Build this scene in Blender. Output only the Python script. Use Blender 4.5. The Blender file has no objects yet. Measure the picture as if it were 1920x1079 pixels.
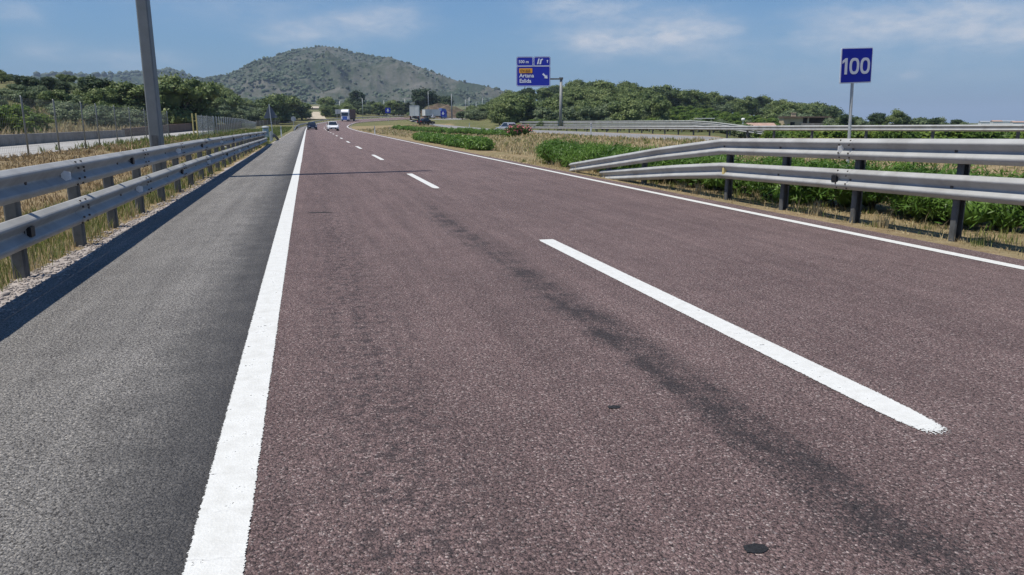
import bpy, bmesh, math, random
import numpy as np
from mathutils import Vector, Matrix, noise as mnoise
rad = math.radians
S = bpy.context.scene
COL = S.collection

# ------------------------------------------------------------------ camera
PITCH, YAW, EYE, FPX = rad(12.45), rad(15.1), 1.5, 1400.0
cam_d = bpy.data.cameras.new('camera'); cam = bpy.data.objects.new('camera', cam_d); COL.objects.link(cam)
cam.location = (0, 0, EYE)
cam.rotation_euler = (rad(90) - PITCH, 0, -YAW)
cam_d.sensor_width = 36.0; cam_d.lens = FPX / 1920 * 36
cam_d.clip_start = 0.05; cam_d.clip_end = 20000
S.camera = cam
S.view_settings.view_transform = 'Standard'
S.view_settings.look = 'None'
S.view_settings.exposure = 0.16
S.view_settings.gamma = 1.0
S.cycles.use_denoising = True; S.cycles.denoiser = 'OPENIMAGEDENOISE'; S.cycles.denoising_input_passes = 'RGB_ALBEDO_NORMAL'; S.cycles.denoising_prefilter = 'NONE'
S.cycles.max_bounces = 6
S.cycles.volume_bounces = 0
HAZE = .00019                        # density of the air, used at the end

# ------------------------------------------------------------------ sun and sky
SUN_EL = rad(66)
sun_h = Vector((-.982, -.187, 0)).normalized()            # towards the sun, on the ground
sun_to = Vector((sun_h.x * math.cos(SUN_EL), sun_h.y * math.cos(SUN_EL), math.sin(SUN_EL)))
sl = bpy.data.lights.new('sun', 'SUN'); sl.energy = 4.6; sl.angle = rad(.53); sl.color = (1, .945, .85)
so = bpy.data.objects.new('sun', sl); COL.objects.link(so)
so.rotation_euler = (-sun_to).to_track_quat('-Z', 'Y').to_euler(); so.location = (-60, -20, 80)

W = bpy.data.worlds.new('World'); S.world = W; W.use_nodes = True
wn, wl = W.node_tree.nodes, W.node_tree.links
wn.clear()
def wm(op, a, b=None, clamp=False):
    n = wn.new('ShaderNodeMath'); n.operation = op; n.use_clamp = clamp
    for i, v in enumerate((a, b)):
        if v is None: continue
        if isinstance(v, (int, float)): n.inputs[i].default_value = v
        else: wl.new(v, n.inputs[i])
    return n.outputs[0]
sky = wn.new('ShaderNodeTexSky'); sky.sky_type = 'NISHITA'; sky.sun_disc = False
sky.sun_elevation = SUN_EL; sky.sun_rotation = math.atan2(sun_h.x, sun_h.y) % (2 * math.pi)
sky.altitude = 0; sky.air_density = 1.0; sky.dust_density = 0.2; sky.ozone_density = 2.0
tc = wn.new('ShaderNodeTexCoord'); sp = wn.new('ShaderNodeSeparateXYZ'); wl.new(tc.outputs['Generated'], sp.inputs[0])
az = wm('ARCTAN2', sp.outputs[0], sp.outputs[1]); el = wm('ARCSINE', sp.outputs[2])
cmb = wn.new('ShaderNodeCombineXYZ'); wl.new(az, cmb.inputs[0]); wl.new(wm('MULTIPLY', el, 2.6), cmb.inputs[1])
def wnoise(scale, detail, rough, off):
    n = wn.new('ShaderNodeTexNoise'); n.inputs['Scale'].default_value = scale; n.inputs['Detail'].default_value = detail
    n.inputs['Roughness'].default_value = rough; n.inputs['Distortion'].default_value = .25
    m = wn.new('ShaderNodeMapping'); m.inputs['Location'].default_value = (off, off * .7, 0)
    wl.new(cmb.outputs[0], m.inputs[0]); wl.new(m.outputs[0], n.inputs['Vector']); return n.outputs['Fac']
n_big, n_fine, n_warp = wnoise(7, 5, .55, 3.1), wnoise(26, 6, .6, 7.7), wnoise(9, 4, .6, 1.3)
azw = wm('ADD', az, wm('MULTIPLY', wm('SUBTRACT', n_warp, .5), .16))
elw = wm('ADD', el, wm('MULTIPLY', wm('SUBTRACT', n_big, .5), .05))
def pix_dir(x, y):
    v = cam.rotation_euler.to_matrix() @ Vector(((x - 960) / FPX, -(y - 539.5) / FPX, -1)); return v.normalized()
# wisps of high cloud: (where in the sky, half width, half height, strength)
CLOUDS = [(700, 38, .055, .018, .75), (575, 62, .05, .014, .55), (1090, 18, .07, .016, .7), (1285, 55, .045, .016, .85),
          (1120, 84, .06, .018, .9), (1210, 70, .07, .016, .5), (1700, 35, .10, .022, .65), (1820, 25, .05, .018, .45), (1880, 72, .055, .016, .9),
          (1590, 68, .06, .014, .5), (1715, 130, .015, .006, .4), (30, 28, .035, .016, .45), (85, 105, .03, .012, .35),
          (240, 108, .04, .012, .35), (1320, 100, .05, .014, .4), (1480, 130, .16, .03, .16), (1850, 140, .14, .03, .16), (420, 10, .1, .02, .25)]
tot = None
for (x, y, sa, se, amp) in CLOUDS:
    d = pix_dir(x, y); a0, e0 = math.atan2(d.x, d.y), math.asin(d.z)
    q = wm('ADD', wm('POWER', wm('MULTIPLY', wm('ABSOLUTE', wm('SUBTRACT', azw, a0)), 1 / sa), 2.0),
           wm('POWER', wm('MULTIPLY', wm('ABSOLUTE', wm('SUBTRACT', elw, e0)), 1 / se), 2.0))
    g = wm('MULTIPLY', wm('POWER', 2.71828, wm('MULTIPLY', q, -1.0)), amp)
    tot = g if tot is None else wm('ADD', tot, g)
cl = wm('MULTIPLY', tot, wm('ADD', wm('MULTIPLY', wm('SUBTRACT', n_fine, .4), 2.3), .55), True)
cl = wm('MULTIPLY', cl, 1.0, True)
mixc = wn.new('ShaderNodeMix'); mixc.data_type = 'RGBA'
wl.new(cl, mixc.inputs['Factor'])
SKYMUL = (.34, .63, .93, 1)
mul = wn.new('ShaderNodeMix'); mul.data_type = 'RGBA'; mul.blend_type = 'MULTIPLY'; mul.inputs['Factor'].default_value = 1
wl.new(sky.outputs[0], mul.inputs['A']); mul.inputs['B'].default_value = SKYMUL
low = wn.new('ShaderNodeMix'); low.data_type = 'RGBA'                   # blue-grey air low over the horizon
wl.new(wm('POWER', 2.71828, wm('MULTIPLY', wm('MAXIMUM', el, 0.0), -7.0)), low.inputs['Factor'])
wl.new(mul.outputs['Result'], low.inputs['A']); low.inputs['B'].default_value = (1.8, 3.1, 4.5, 1)
wl.new(low.outputs['Result'], mixc.inputs['A']); mixc.inputs['B'].default_value = (5.6, 6.0, 6.7, 1)
bg = wn.new('ShaderNodeBackground'); bg.inputs['Strength'].default_value = .1
wl.new(mixc.outputs['Result'], bg.inputs['Color'])
wo = wn.new('ShaderNodeOutputWorld'); wl.new(bg.outputs[0], wo.inputs['Surface'])

# ------------------------------------------------------------------ places
CP, SP_, CY, SY = math.cos(PITCH), math.sin(PITCH), math.cos(YAW), math.sin(YAW)
Fv = np.array([SY * CP, CY * CP, -SP_]); Rv = np.array([CY, -SY, 0]); Uv = np.cross(Rv, Fv)
def pray(x, y): return Fv + Rv * (x - 960) / FPX - Uv * (y - 539.5) / FPX
def azdir(x):                       # ground direction seen in column x at eye level
    d = np.array([SY, CY]) + np.array([CY, -SY]) * (x - 960) / FPX * CP
    return d / np.linalg.norm(d)
def at(x, D): d = azdir(x); return (d[0] * D, d[1] * D)
def ht(y, D, x=960):                # height of a point D metres away seen in column x on line y
    d = pray(x, y); return EYE + D * d[2] / math.hypot(d[0], d[1])
def column(x, y):
    lat = x * CY - y * SY; dep = np.maximum(x * SY + y * CY, 1e-3)
    return 960 + FPX * lat / (dep * CP)
def sstep(a, b, v):
    t = np.clip((v - a) / (b - a), 0, 1); return t * t * (3 - 2 * t)

# centre carriageway: left and right painted lines, knot by knot
LK = np.array([(-.38, -25), (-.38, -8), (-.38, 8), (-.37, 16), (-.35, 25), (-.32, 40), (-.27, 67), (-.17, 113), (-.05, 156), (.55, 190), (3.3, 225), (7.8, 250), (13.8, 266), (28, 290), (46, 317), (100, 372), (150, 410)], float)
RK = np.array([(7.2, -25), (7.2, -8), (7.2, 8), (7.27, 16), (7.4, 25), (7.58, 40), (7.93, 67), (8.55, 113), (8.85, 150), (9.25, 180), (12.0, 212), (16.5, 238), (22.5, 254), (36, 278), (54, 304), (107, 358), (156, 395)], float)
def catmull(K, n):
    out = []
    for i in range(len(K) - 1):
        p0, p1, p2, p3 = K[max(i - 1, 0)], K[i], K[i + 1], K[min(i + 2, len(K) - 1)]
        for t in np.linspace(0, 1, n, endpoint=False):
            out.append(.5 * ((2 * p1) + (-p0 + p2) * t + (2 * p0 - 5 * p1 + 4 * p2 - p3) * t * t + (-p0 + 3 * p1 - 3 * p2 + p3) * t ** 3))
    out.append(K[-1]); return np.array(out)
LP, RP = catmull(LK, 12), catmull(RK, 12)
LS = np.concatenate([[0], np.cumsum(np.linalg.norm(np.diff(LP, axis=0), axis=1))]) - 25   # runs as Y while the road is straight
def lane(u, s):                     # u metres across from the left line (-.38) to the right line (7.3); s metres along
    l = np.array([np.interp(s, LS, LP[:, 0]), np.interp(s, LS, LP[:, 1])])
    r = np.array([np.interp(s, LS, RP[:, 0]), np.interp(s, LS, RP[:, 1])])
    k = (u + .38) / 7.68
    w = np.linalg.norm(r - l); d = (r - l) / w
    return l + d * (u + .38) if u < 0 else l + (r - l) * k if u <= 7.3 else r + d * (u - 7.3)
# far carriageway, near edge and far edge
NK = np.array([at(x, D) for x, D in ((3100, 24), (2400, 27), (1920, 31), (1480, 38), (1270, 49), (1100, 68), (985, 92), (900, 120), (835, 155), (795, 190), (768, 212), (765, 240), (790, 270), (850, 300))], float)
FK = np.array([at(x, D) for x, D in ((3100, 31), (2400, 34), (1920, 39), (1480, 47), (1320, 60), (1100, 95), (985, 124), (880, 155), (815, 185), (797, 205), (792, 222), (795, 238), (815, 255), (880, 285))], float)
NP_, FP_ = catmull(NK, 8), catmull(FK, 8)

# terrain: thin-plate surface through measured points, plus banks and hills
ctrl = []
for Y in (-40, 0, 30, 60, 90, 120):
    for X in (-14, -3, 3, 8, 20, 32): ctrl.append((X, Y, 0))
for (x, y, z) in [(0, 156, .0), (.5, 190, .42), (3.3, 225, 1.05), (7.8, 250, 1.75), (13.8, 266, 2.2), (28, 290, 2.95), (46, 317, 3.7),
                  (8.85, 150, .12), (9.25, 180, .5), (12, 212, .95), (16.5, 238, 1.5), (22.5, 254, 1.9), (36, 278, 2.6),
                  (43, 143, .5), (39.5, 175, 1.15), (33, 197, 1.55), (31.5, 212, 2.3), 
                  (-8, 150, .0), (-16, 190, .5), (-20, 250, 1.8), (-5, 275, 2.6), (0, 330, 5.6), (-60, 60, .2), (-60, 150, .5), (-80, 250, 1.5), (-60, 320, 3),
                  (90, 150, -.3), (120, 250, .2), (120, 90, -.8), (120, 30, -.8), (100, -40, -.4), (-60, -40, 0), (-60, 0, 0), (75, 310, 4.0), (200, 260, -.6), (220, 120, -1), (150, 300, 0.2), (60, 250, 2.0)]:
    ctrl.append((x, y, z))
ctrl = np.array(ctrl, float)
def tps_u(r): return np.where(r > 1e-6, r * r * np.log(np.maximum(r, 1e-6)), 0)
_n = len(ctrl); _K = tps_u(np.linalg.norm(ctrl[:, None, :2] - ctrl[None, :, :2], axis=2)) + np.eye(_n) * 40
_P = np.c_[np.ones(_n), ctrl[:, :2]]
_A = np.zeros((_n + 3, _n + 3)); _A[:_n, :_n] = _K; _A[:_n, _n:] = _P; _A[_n:, :_n] = _P.T
_w = np.linalg.solve(_A, np.r_[ctrl[:, 2], 0, 0, 0])
HL = np.array([(-900, 9.6), (0, 9.6), (100, 9.2), (200, 8.2), (300, 7.0), (400, 5.6), (500, 4.1), (555, 3.0), (600, .6), (640, 0)], float)
HR = np.array([(905, 0), (935, 3), (960, 4.2), (1000, 5.2), (1045, 6.3), (1080, 8.4), (1150, 8.0), (1250, 6.9), (1400, 4.4), (1480, 2.6), (1540, 1.2), (1620, 0)], float)
def terr(x, y):
    x = np.asarray(x, float); y = np.asarray(y, float); shp = np.broadcast(x, y).shape
    x = np.broadcast_to(x, shp).ravel(); y = np.broadcast_to(y, shp).ravel()
    D = np.hypot(x, y); k = np.minimum(1, 335 / np.maximum(D, 1)); xc, yc = x * k, np.maximum(y * k, -40)
    xc = np.clip(xc, -70, 215)
    z = np.zeros_like(x)
    for i in range(0, len(x), 20000):
        q = slice(i, i + 20000)
        r = np.hypot(xc[q, None] - ctrl[None, :, 0], yc[q, None] - ctrl[None, :, 1])
        z[q] = tps_u(r) @ _w[:_n] + _w[_n] + _w[_n + 1] * xc[q] + _w[_n + 2] * yc[q]
    z *= sstep(0, 1, np.clip((D - 105) / 40, 0, 1))                     # flat where the road was measured flat
    front = y > -20
    ci = column(x, y); ci = np.where(front & (x * SY + y * CY > 1), ci, np.where(x < 0, -900, 3000))
    z = z + .45 * sstep(-4.8, -8.2, x) * (1 - sstep(105, 160, y))       # bank up to the service road
    hr = np.interp(ci, [955, 1000, 1100, 1270, 1480, 1920], [0, .33, .35, .43, .58, .62], right=.6)
    dn = np.interp(ci, [900, 985, 1100, 1270, 1480, 1920, 2600], [120, 92, 68, 49, 38, 31, 27])
    z = z + hr * sstep(.62, .98, D / dn)                                # bank up to the far carriageway
    z = z + np.interp(ci, HL[:, 0], HL[:, 1], right=0) * sstep(52, 205, D) * sstep(-15, -25, x) * (1 - .5 * sstep(300, 520, D))
    z = z + np.interp(ci, HR[:, 0], HR[:, 1], left=0, right=0) * sstep(130, 300, D) * (1 - sstep(360, 520, D))
    z = z + 20 * sstep(330, 1150, D) * sstep(-300, 300, ci) * (1 - sstep(880, 1050, ci))
    z = z - 1.5 * sstep(1330, 1480, ci) * sstep(50, 58, D) * (1 - sstep(95, 150, D))   # orchard lies lower
    return z.reshape(shp)
def tz(x, y): return float(terr(np.array([x]), np.array([y]))[0])

# ------------------------------------------------------------------ materials
def nmat(name):
    m = bpy.data.materials.new(name); m.use_nodes = True; nt = m.node_tree
    return m, nt, nt.nodes['Principled BSDF']
def N(nt, typ, **kw):
    n = nt.nodes.new(typ)
    for k, v in kw.items():
        if k in n.inputs: n.inputs[k].default_value = v
        else: setattr(n, k, v)
    return n
def ramp(nt, fac, stops):
    r = nt.nodes.new('ShaderNodeValToRGB'); e = r.color_ramp.elements
    while len(e) < len(stops): e.new(.5)
    for q, (p, c) in zip(e, stops): q.position = p; q.color = c if len(c) == 4 else (*c, 1)
    nt.links.new(fac, r.inputs[0]); return r.outputs[0]
def mixc_(nt, fac, a, b, mode='MIX'):
    m = nt.nodes.new('ShaderNodeMix'); m.data_type = 'RGBA'; m.blend_type = mode
    for sock, v in ((m.inputs['Factor'], fac), (m.inputs['A'], a), (m.inputs['B'], b)):
        if isinstance(v, (int, float)): sock.default_value = v
        elif isinstance(v, tuple): sock.default_value = (*v, 1) if len(v) == 3 else v
        else: nt.links.new(v, sock)
    return m.outputs['Result']
def mth(nt, op, a, b=None, clamp=False):
    n = nt.nodes.new('ShaderNodeMath'); n.operation = op; n.use_clamp = clamp
    for i, v in enumerate((a, b)):
        if v is None: continue
        if isinstance(v, (int, float)): n.inputs[i].default_value = v
        else: nt.links.new(v, n.inputs[i])
    return n.outputs[0]
def noise_(nt, vec, scale, detail=4, rough=.55):
    n = N(nt, 'ShaderNodeTexNoise', Scale=scale, Detail=detail, Roughness=rough)
    if vec is not None: nt.links.new(vec, n.inputs['Vector'])
    return n.outputs['Fac']
def bump_(nt, b, h, strength, dist):
    n = N(nt, 'ShaderNodeBump', Strength=strength, Distance=dist); nt.links.new(h, n.inputs['Height'])
    nt.links.new(n.outputs[0], b.inputs['Normal']); return n
def objco(nt): return nt.nodes.new('ShaderNodeTexCoord').outputs['Object']

def simple(name, col, rough=.6, metal=0, var=.15, scale=6, bump=0, spec=.4, dirt=None):
    m, nt, b = nmat(name)
    co = objco(nt); f = noise_(nt, co, scale, 5, .6)
    lo = tuple(c * (1 - var) for c in col); hi = tuple(min(1, c * (1 + var)) for c in col)
    c = ramp(nt, f, [(.3, lo), (.7, hi)])
    if dirt:
        f2 = noise_(nt, co, scale * .37, 6, .7); c = mixc_(nt, ramp(nt, f2, [(.5, (0, 0, 0)), (.72, (1, 1, 1))]), c, dirt)
    nt.links.new(c, b.inputs['Base Color'])
    b.inputs['Roughness'].default_value = rough; b.inputs['Metallic'].default_value = metal; b.inputs['Specular IOR Level'].default_value = spec
    if bump: bump_(nt, b, noise_(nt, co, scale * 8, 3), bump, .01)
    return m
def emissive_free_glass(name, col):
    m, nt, b = nmat(name); b.inputs['Base Color'].default_value = (*col, 1); b.inputs['Roughness'].default_value = .06; b.inputs['Specular IOR Level'].default_value = .7
    return m

def asphalt_mat(name, stops, grey_edge=False):
    m, nt, b = nmat(name)
    uv = nt.nodes.new('ShaderNodeUVMap'); uv.uv_map = 'UVMap'; co = uv.outputs[0]
    sx = nt.nodes.new('ShaderNodeSeparateXYZ'); nt.links.new(co, sx.inputs[0]); u, v = sx.outputs[0], sx.outputs[1]
    warp = N(nt, 'ShaderNodeTexNoise', Scale=55, Detail=2); nt.links.new(co, warp.inputs['Vector'])
    wv = nt.nodes.new('ShaderNodeVectorMath'); wv.operation = 'MULTIPLY_ADD'; nt.links.new(warp.outputs['Color'], wv.inputs[0]); wv.inputs[1].default_value = (.008, .008, 0); nt.links.new(co, wv.inputs[2])
    vor = N(nt, 'ShaderNodeTexVoronoi', Scale=112); nt.links.new(wv.outputs[0], vor.inputs['Vector'])
    vor2 = N(nt, 'ShaderNodeTexVoronoi', Scale=38); nt.links.new(wv.outputs[0], vor2.inputs['Vector'])
    sc = nt.nodes.new('ShaderNodeSeparateColor'); nt.links.new(vor.outputs['Color'], sc.inputs[0])
    stone = ramp(nt, sc.outputs[0], stops)
    nbig = noise_(nt, co, .55, 5, .6); nmid = noise_(nt, co, 3.2, 5, .65); nfin = noise_(nt, co, 58, 5, .75); npit = noise_(nt, co, 130, 2, .5)
    sv = nt.nodes.new('ShaderNodeMapping'); sv.inputs['Scale'].default_value = (2.4, .11, 1); nt.links.new(co, sv.inputs[0])
    nstr = noise_(nt, sv.outputs[0], 1.0, 4, .6)                         # streaks along the direction of travel
    c = mixc_(nt, .25, stone, mixc_(nt, ramp(nt, nbig, [(.3, (0, 0, 0)), (.7, (1, 1, 1))]), tuple(x * .86 for x in stops[1][1]), tuple(x * 1.12 for x in stops[-2][1])))
    c = mixc_(nt, mth(nt, 'MULTIPLY', ramp(nt, nstr, [(.38, (0, 0, 0)), (.7, (1, 1, 1))]), .32), c, tuple(x * .62 for x in stops[1][1]))
    c = mixc_(nt, mth(nt, 'MULTIPLY', ramp(nt, nmid, [(.45, (0, 0, 0)), (.72, (1, 1, 1))]), .3), c, tuple(x * .6 for x in stops[1][1]))
    pat = mth(nt, 'MULTIPLY', ramp(nt, noise_(nt, sv.outputs[0], 2.6, 6, .7), [(.4, (0, 0, 0)), (.68, (1, 1, 1))]), ramp(nt, nfin, [(.42, (0, 0, 0)), (.56, (1, 1, 1))]))
    c = mixc_(nt, mth(nt, 'MULTIPLY', pat, .55), c, (.04, .034, .034))
    # open binder between the stones, with the shade of the pits painted in
    pit = mth(nt, 'MULTIPLY', ramp(nt, vor.outputs['Distance'], [(.25, (0, 0, 0)), (.55, (1, 1, 1))]), ramp(nt, nfin, [(.47, (0, 0, 0)), (.6, (1, 1, 1))]))
    c = mixc_(nt, mth(nt, 'MULTIPLY', pit, .92), c, (.014, .012, .012))
    if not grey_edge:
        # dark ravelled band between the wheel tracks: wandering width and centre
        cen = mth(nt, 'ADD', 2.06, mth(nt, 'MULTIPLY', mth(nt, 'SUBTRACT', noise_(nt, sv.outputs[0], 3.1, 3), .5), .4))
        dist = mth(nt, 'ABSOLUTE', mth(nt, 'SUBTRACT', u, cen))
        band = ramp(nt, dist, [(.0, (1, 1, 1)), (.12, (.75, .75, .75)), (.36, (0, 0, 0))])
        far = ramp(nt, mth(nt, 'MULTIPLY', v, .05), [(.07, (.7, .7, .7)), (.17, (1, 1, 1)), (.62, (.85, .85, .85)), (.88, (0, 0, 0))])
        env = mth(nt, 'MULTIPLY', mth(nt, 'MULTIPLY', band, far), mth(nt, 'ADD', mth(nt, 'MULTIPLY', mth(nt, 'SUBTRACT', noise_(nt, co, 2.6, 5, .65), .5), 2.2), .74))
        msk = ramp(nt, mth(nt, 'ADD', env, mth(nt, 'MULTIPLY', mth(nt, 'SUBTRACT', noise_(nt, co, 17, 5, .75), .5), 1.1)), [(.06, (0, 0, 0)), (1.0, (1, 1, 1))])
        grain = ramp(nt, mth(nt, 'SUBTRACT', mth(nt, 'ADD', mth(nt, 'MULTIPLY', msk, .98), .08), mth(nt, 'ADD', mth(nt, 'MULTIPLY', sc.outputs[1], .6), mth(nt, 'MULTIPLY', nfin, .4))), [(0, (0, 0, 0)), (.2, (1, 1, 1))])
        c = mixc_(nt, mth(nt, 'ADD', mth(nt, 'MULTIPLY', mth(nt, 'MULTIPLY', grain, .62), ramp(nt, msk, [(.0, (0, 0, 0)), (.12, (1, 1, 1))])), mth(nt, 'MULTIPLY', msk, .16)), c, (.022, .022, .024))
        # faint second band in the left wheel path
        d2 = mth(nt, 'ABSOLUTE', mth(nt, 'SUBTRACT', u, .3)); b2 = mth(nt, 'MULTIPLY', ramp(nt, d2, [(.05, (1, 1, 1)), (.6, (0, 0, 0))]), ramp(nt, noise_(nt, co, 11, 6, .75), [(.48, (0, 0, 0)), (.6, (1, 1, 1))]))
        c = mixc_(nt, mth(nt, 'MULTIPLY', b2, .72), c, (.035, .03, .032))
    else:
        # tar-dark strip beside the painted line
        d2 = mth(nt, 'ADD', mth(nt, 'ADD', u, .38), mth(nt, 'MULTIPLY', mth(nt, 'SUBTRACT', nmid, .5), .5))
        e2 = ramp(nt, mth(nt, 'MULTIPLY', d2, -1), [(.12, (1, 1, 1)), (.3, (.8, .8, .8)), (.72, (0, 0, 0))])
        c = mixc_(nt, mth(nt, 'MULTIPLY', e2, .8), c, (.045, .045, .048))
    nt.links.new(c, b.inputs['Base Color']); b.inputs['Roughness'].default_value = .82; b.inputs['Specular IOR Level'].default_value = .3
    h = mth(nt, 'ADD', mth(nt, 'MULTIPLY', vor.outputs['Distance'], -1.0), mth(nt, 'ADD', mth(nt, 'MULTIPLY', nfin, .9), mth(nt, 'MULTIPLY', vor2.outputs['Distance'], -.5)))
    bump_(nt, b, h, 1.0, .011)
    return m
M = {}
M['red_asphalt'] = asphalt_mat('red_asphalt', [(0, (.045, .032, .031)), (.2, (.165, .109, .104)), (.6, (.238, .158, .149)), (.86, (.34, .24, .225)), (1, (.66, .56, .52))])
M['grey_asphalt'] = asphalt_mat('grey_asphalt', [(0, (.05, .048, .046)), (.2, (.225, .214, .2)), (.6, (.315, .3, .282)), (.86, (.41, .39, .365)), (1, (.62, .58, .52))], True)

def paint_mat():
    m, nt, b = nmat('road_paint')
    uv = nt.nodes.new('ShaderNodeUVMap'); uv.uv_map = 'UVMap'
    at_ = nt.nodes.new('ShaderNodeAttribute'); at_.attribute_name = 'edge'      # 0 at the line's margin, 1 in the middle
    co = uv.outputs[0]
    vor = N(nt, 'ShaderNodeTexVoronoi', Scale=95); nt.links.new(co, vor.inputs['Vector'])
    fine = noise_(nt, co, 75, 3, .65); mid = noise_(nt, co, 9, 6, .75)
    lim = mth(nt, 'ADD', mth(nt, 'MULTIPLY', fine, .55), mth(nt, 'MULTIPLY', mid, .25))
    a = mth(nt, 'GREATER_THAN', mth(nt, 'ADD', mth(nt, 'MULTIPLY', at_.outputs['Fac'], 1.0), .12), lim)
    chips = ramp(nt, mth(nt, 'ADD', mth(nt, 'MULTIPLY', mid, .7), mth(nt, 'MULTIPLY', fine, .4)), [(.655, (1, 1, 1)), (.69, (0, 0, 0))])
    a = mth(nt, 'MULTIPLY', a, chips)
    c = ramp(nt, mid, [(.3, (.54, .54, .51)), (.6, (.66, .665, .64)), (.75, (.72, .725, .70))])
    sx = nt.nodes.new('ShaderNodeSeparateXYZ'); nt.links.new(co, sx.inputs[0])
    crk = mth(nt, 'ABSOLUTE', mth(nt, 'SUBTRACT', mth(nt, 'FRACT', mth(nt, 'ADD', mth(nt, 'MULTIPLY', sx.outputs[1], 2.9), mth(nt, 'MULTIPLY', noise_(nt, co, 5, 3), .35))), .5))
    c = mixc_(nt, mth(nt, 'MULTIPLY', ramp(nt, crk, [(.008, (1, 1, 1)), (.022, (0, 0, 0))]), mth(nt, 'MULTIPLY', ramp(nt, mid, [(.5, (0, 0, 0)), (.62, (1, 1, 1))]), .45)), c, (.3, .3, .3))
    nt.links.new(c, b.inputs['Base Color']); b.inputs['Roughness'].default_value = .7; b.inputs['Specular IOR Level'].default_value = .3
    nt.links.new(a, b.inputs['Alpha'])
    bump_(nt, b, mth(nt, 'ADD', vor.outputs['Distance'], fine), .25, .006)
    return m
M['paint'] = paint_mat()

def ground_mat():
    m, nt, b = nmat('dry_ground'); co = objco(nt)
    at_ = nt.nodes.new('ShaderNodeAttribute'); at_.attribute_name = 'green'
    n1, n2, n3 = noise_(nt, co, .35, 7, .65), noise_(nt, co, 3, 6, .7), noise_(nt, co, 28, 4, .7)
    dry = ramp(nt, n2, [(.28, (.22, .145, .08)), (.5, (.36, .275, .16)), (.72, (.48, .39, .24))])
    grn = ramp(nt, n2, [(.3, (.06, .09, .03)), (.6, (.12, .155, .055)), (.8, (.27, .25, .12))])
    f = mth(nt, 'ADD', at_.outputs['Fac'], mth(nt, 'MULTIPLY', mth(nt, 'SUBTRACT', n1, .5), 1.4), True)
    c = mixc_(nt, f, dry, grn); c = mixc_(nt, ramp(nt, n3, [(.4, (.45, .45, .45)), (.6, (0, 0, 0))]), c, (.12, .08, .045))
    nt.links.new(c, b.inputs['Base Color']); b.inputs['Roughness'].default_value = .95; b.inputs['Specular IOR Level'].default_value = .1
    bump_(nt, b, mth(nt, 'ADD', n3, n2), .8, .05); return m
M['ground'] = ground_mat()

def leaf_mat(name, a, bcol, c, trans=.25, rough=.55):
    m, nt, b = nmat(name)
    at_ = nt.nodes.new('ShaderNodeAttribute'); at_.attribute_name = 'tint'
    oi = nt.nodes.new('ShaderNodeObjectInfo')
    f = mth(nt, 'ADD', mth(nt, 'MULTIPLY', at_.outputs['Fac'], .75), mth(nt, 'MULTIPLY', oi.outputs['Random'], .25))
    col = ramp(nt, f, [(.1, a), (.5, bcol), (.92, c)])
    nt.links.new(col, b.inputs['Base Color']); b.inputs['Roughness'].default_value = rough; b.inputs['Specular IOR Level'].default_value = .25
    tr = nt.nodes.new('ShaderNodeBsdfTranslucent'); nt.links.new(col, tr.inputs['Color'])
    mx = nt.nodes.new('ShaderNodeMixShader'); mx.inputs[0].default_value = trans
    out = nt.nodes['Material Output']; nt.links.new(b.outputs[0], mx.inputs[1]); nt.links.new(tr.outputs[0], mx.inputs[2]); nt.links.new(mx.outputs[0], out.inputs[0])
    return m
M['pine'] = leaf_mat('pine_needles', (.065, .105, .034), (.14, .185, .058), (.23, .27, .1), .25)
M['dark_pine'] = leaf_mat('dark_pine_needles', (.02, .042, .018), (.042, .072, .028), (.08, .108, .038), .15)
M['olive'] = leaf_mat('grey_green_leaves', (.08, .118, .055), (.145, .19, .092), (.23, .27, .15), .2)
M['citrus'] = leaf_mat('citrus_leaves', (.05, .1, .014), (.105, .175, .024), (.2, .26, .045), .3)
M['oleander'] = leaf_mat('oleander_leaves', (.045, .11, .016), (.11, .205, .033), (.21, .33, .07), .35, .42)
M['dryblade'] = leaf_mat('dry_grass_blades', (.3, .22, .11), (.5, .4, .22), (.66, .56, .34), .3)
M['greenblade'] = leaf_mat('green_grass_blades', (.1, .145, .035), (.19, .23, .06), (.36, .35, .13), .35)
M['strawblade'] = leaf_mat('straw_grass_blades', (.2, .14, .075), (.33, .24, .13), (.46, .36, .2), .25)
M['scrub'] = leaf_mat('mountain_scrub', (.035, .056, .028), (.055, .08, .04), (.085, .115, .06), 0)
M['pink_flower'] = leaf_mat('pink_flowers', (.35, .06, .09), (.5, .13, .16), (.62, .25, .28), .25)
M['bark'] = simple('bark', (.11, .085, .06), .9, 0, .35, 9, .4)
M['steel'] = simple('galvanised_steel', (.37, .372, .362), .6, .0, .14, 2.5, .03, .3, (.26, .255, .24))
M['steel_post'] = simple('weathered_steel', (.1, .104, .104), .6, .0, .3, 6, .05, .35, (.065, .06, .055))
M['steel_mid'] = simple('grey_steel', (.26, .265, .26), .6, .1, .15, 4, .03, .35)
M['steel_pale'] = simple('pale_steel', (.5, .52, .53), .5, .3, .12, 8)
M['pole'] = simple('pole_paint', (.19, .205, .21), .55, .35, .1, 3)
M['wire'] = simple('fence_wire', (.25, .26, .25), .6, .4, .1, 8)
M['dark'] = simple('dark_rubber', (.02, .02, .022), .7, 0, .2, 20)
M['bolt'] = simple('rusty_bolt', (.09, .075, .065), .6, .5, .3, 40)
M['reflector'] = simple('reflector_white', (.9, .9, .88), .35, 0, .06, 30)
M['sign_blue'] = simple('sign_blue', (.0, .012, .34), .6, 0, .05, 4)
M['sign_white'] = simple('sign_white', (.68, .7, .78), .4, 0, .03, 4)
M['sign_orange'] = simple('sign_orange', (.72, .32, .02), .45, 0, .05, 4)
M['sign_back'] = simple('sign_back', (.12, .14, .18), .5, .3, .08, 4)
M['sign_back_pale'] = simple('sign_back_pale', (.42, .44, .45), .5, .3, .08, 4)
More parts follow.
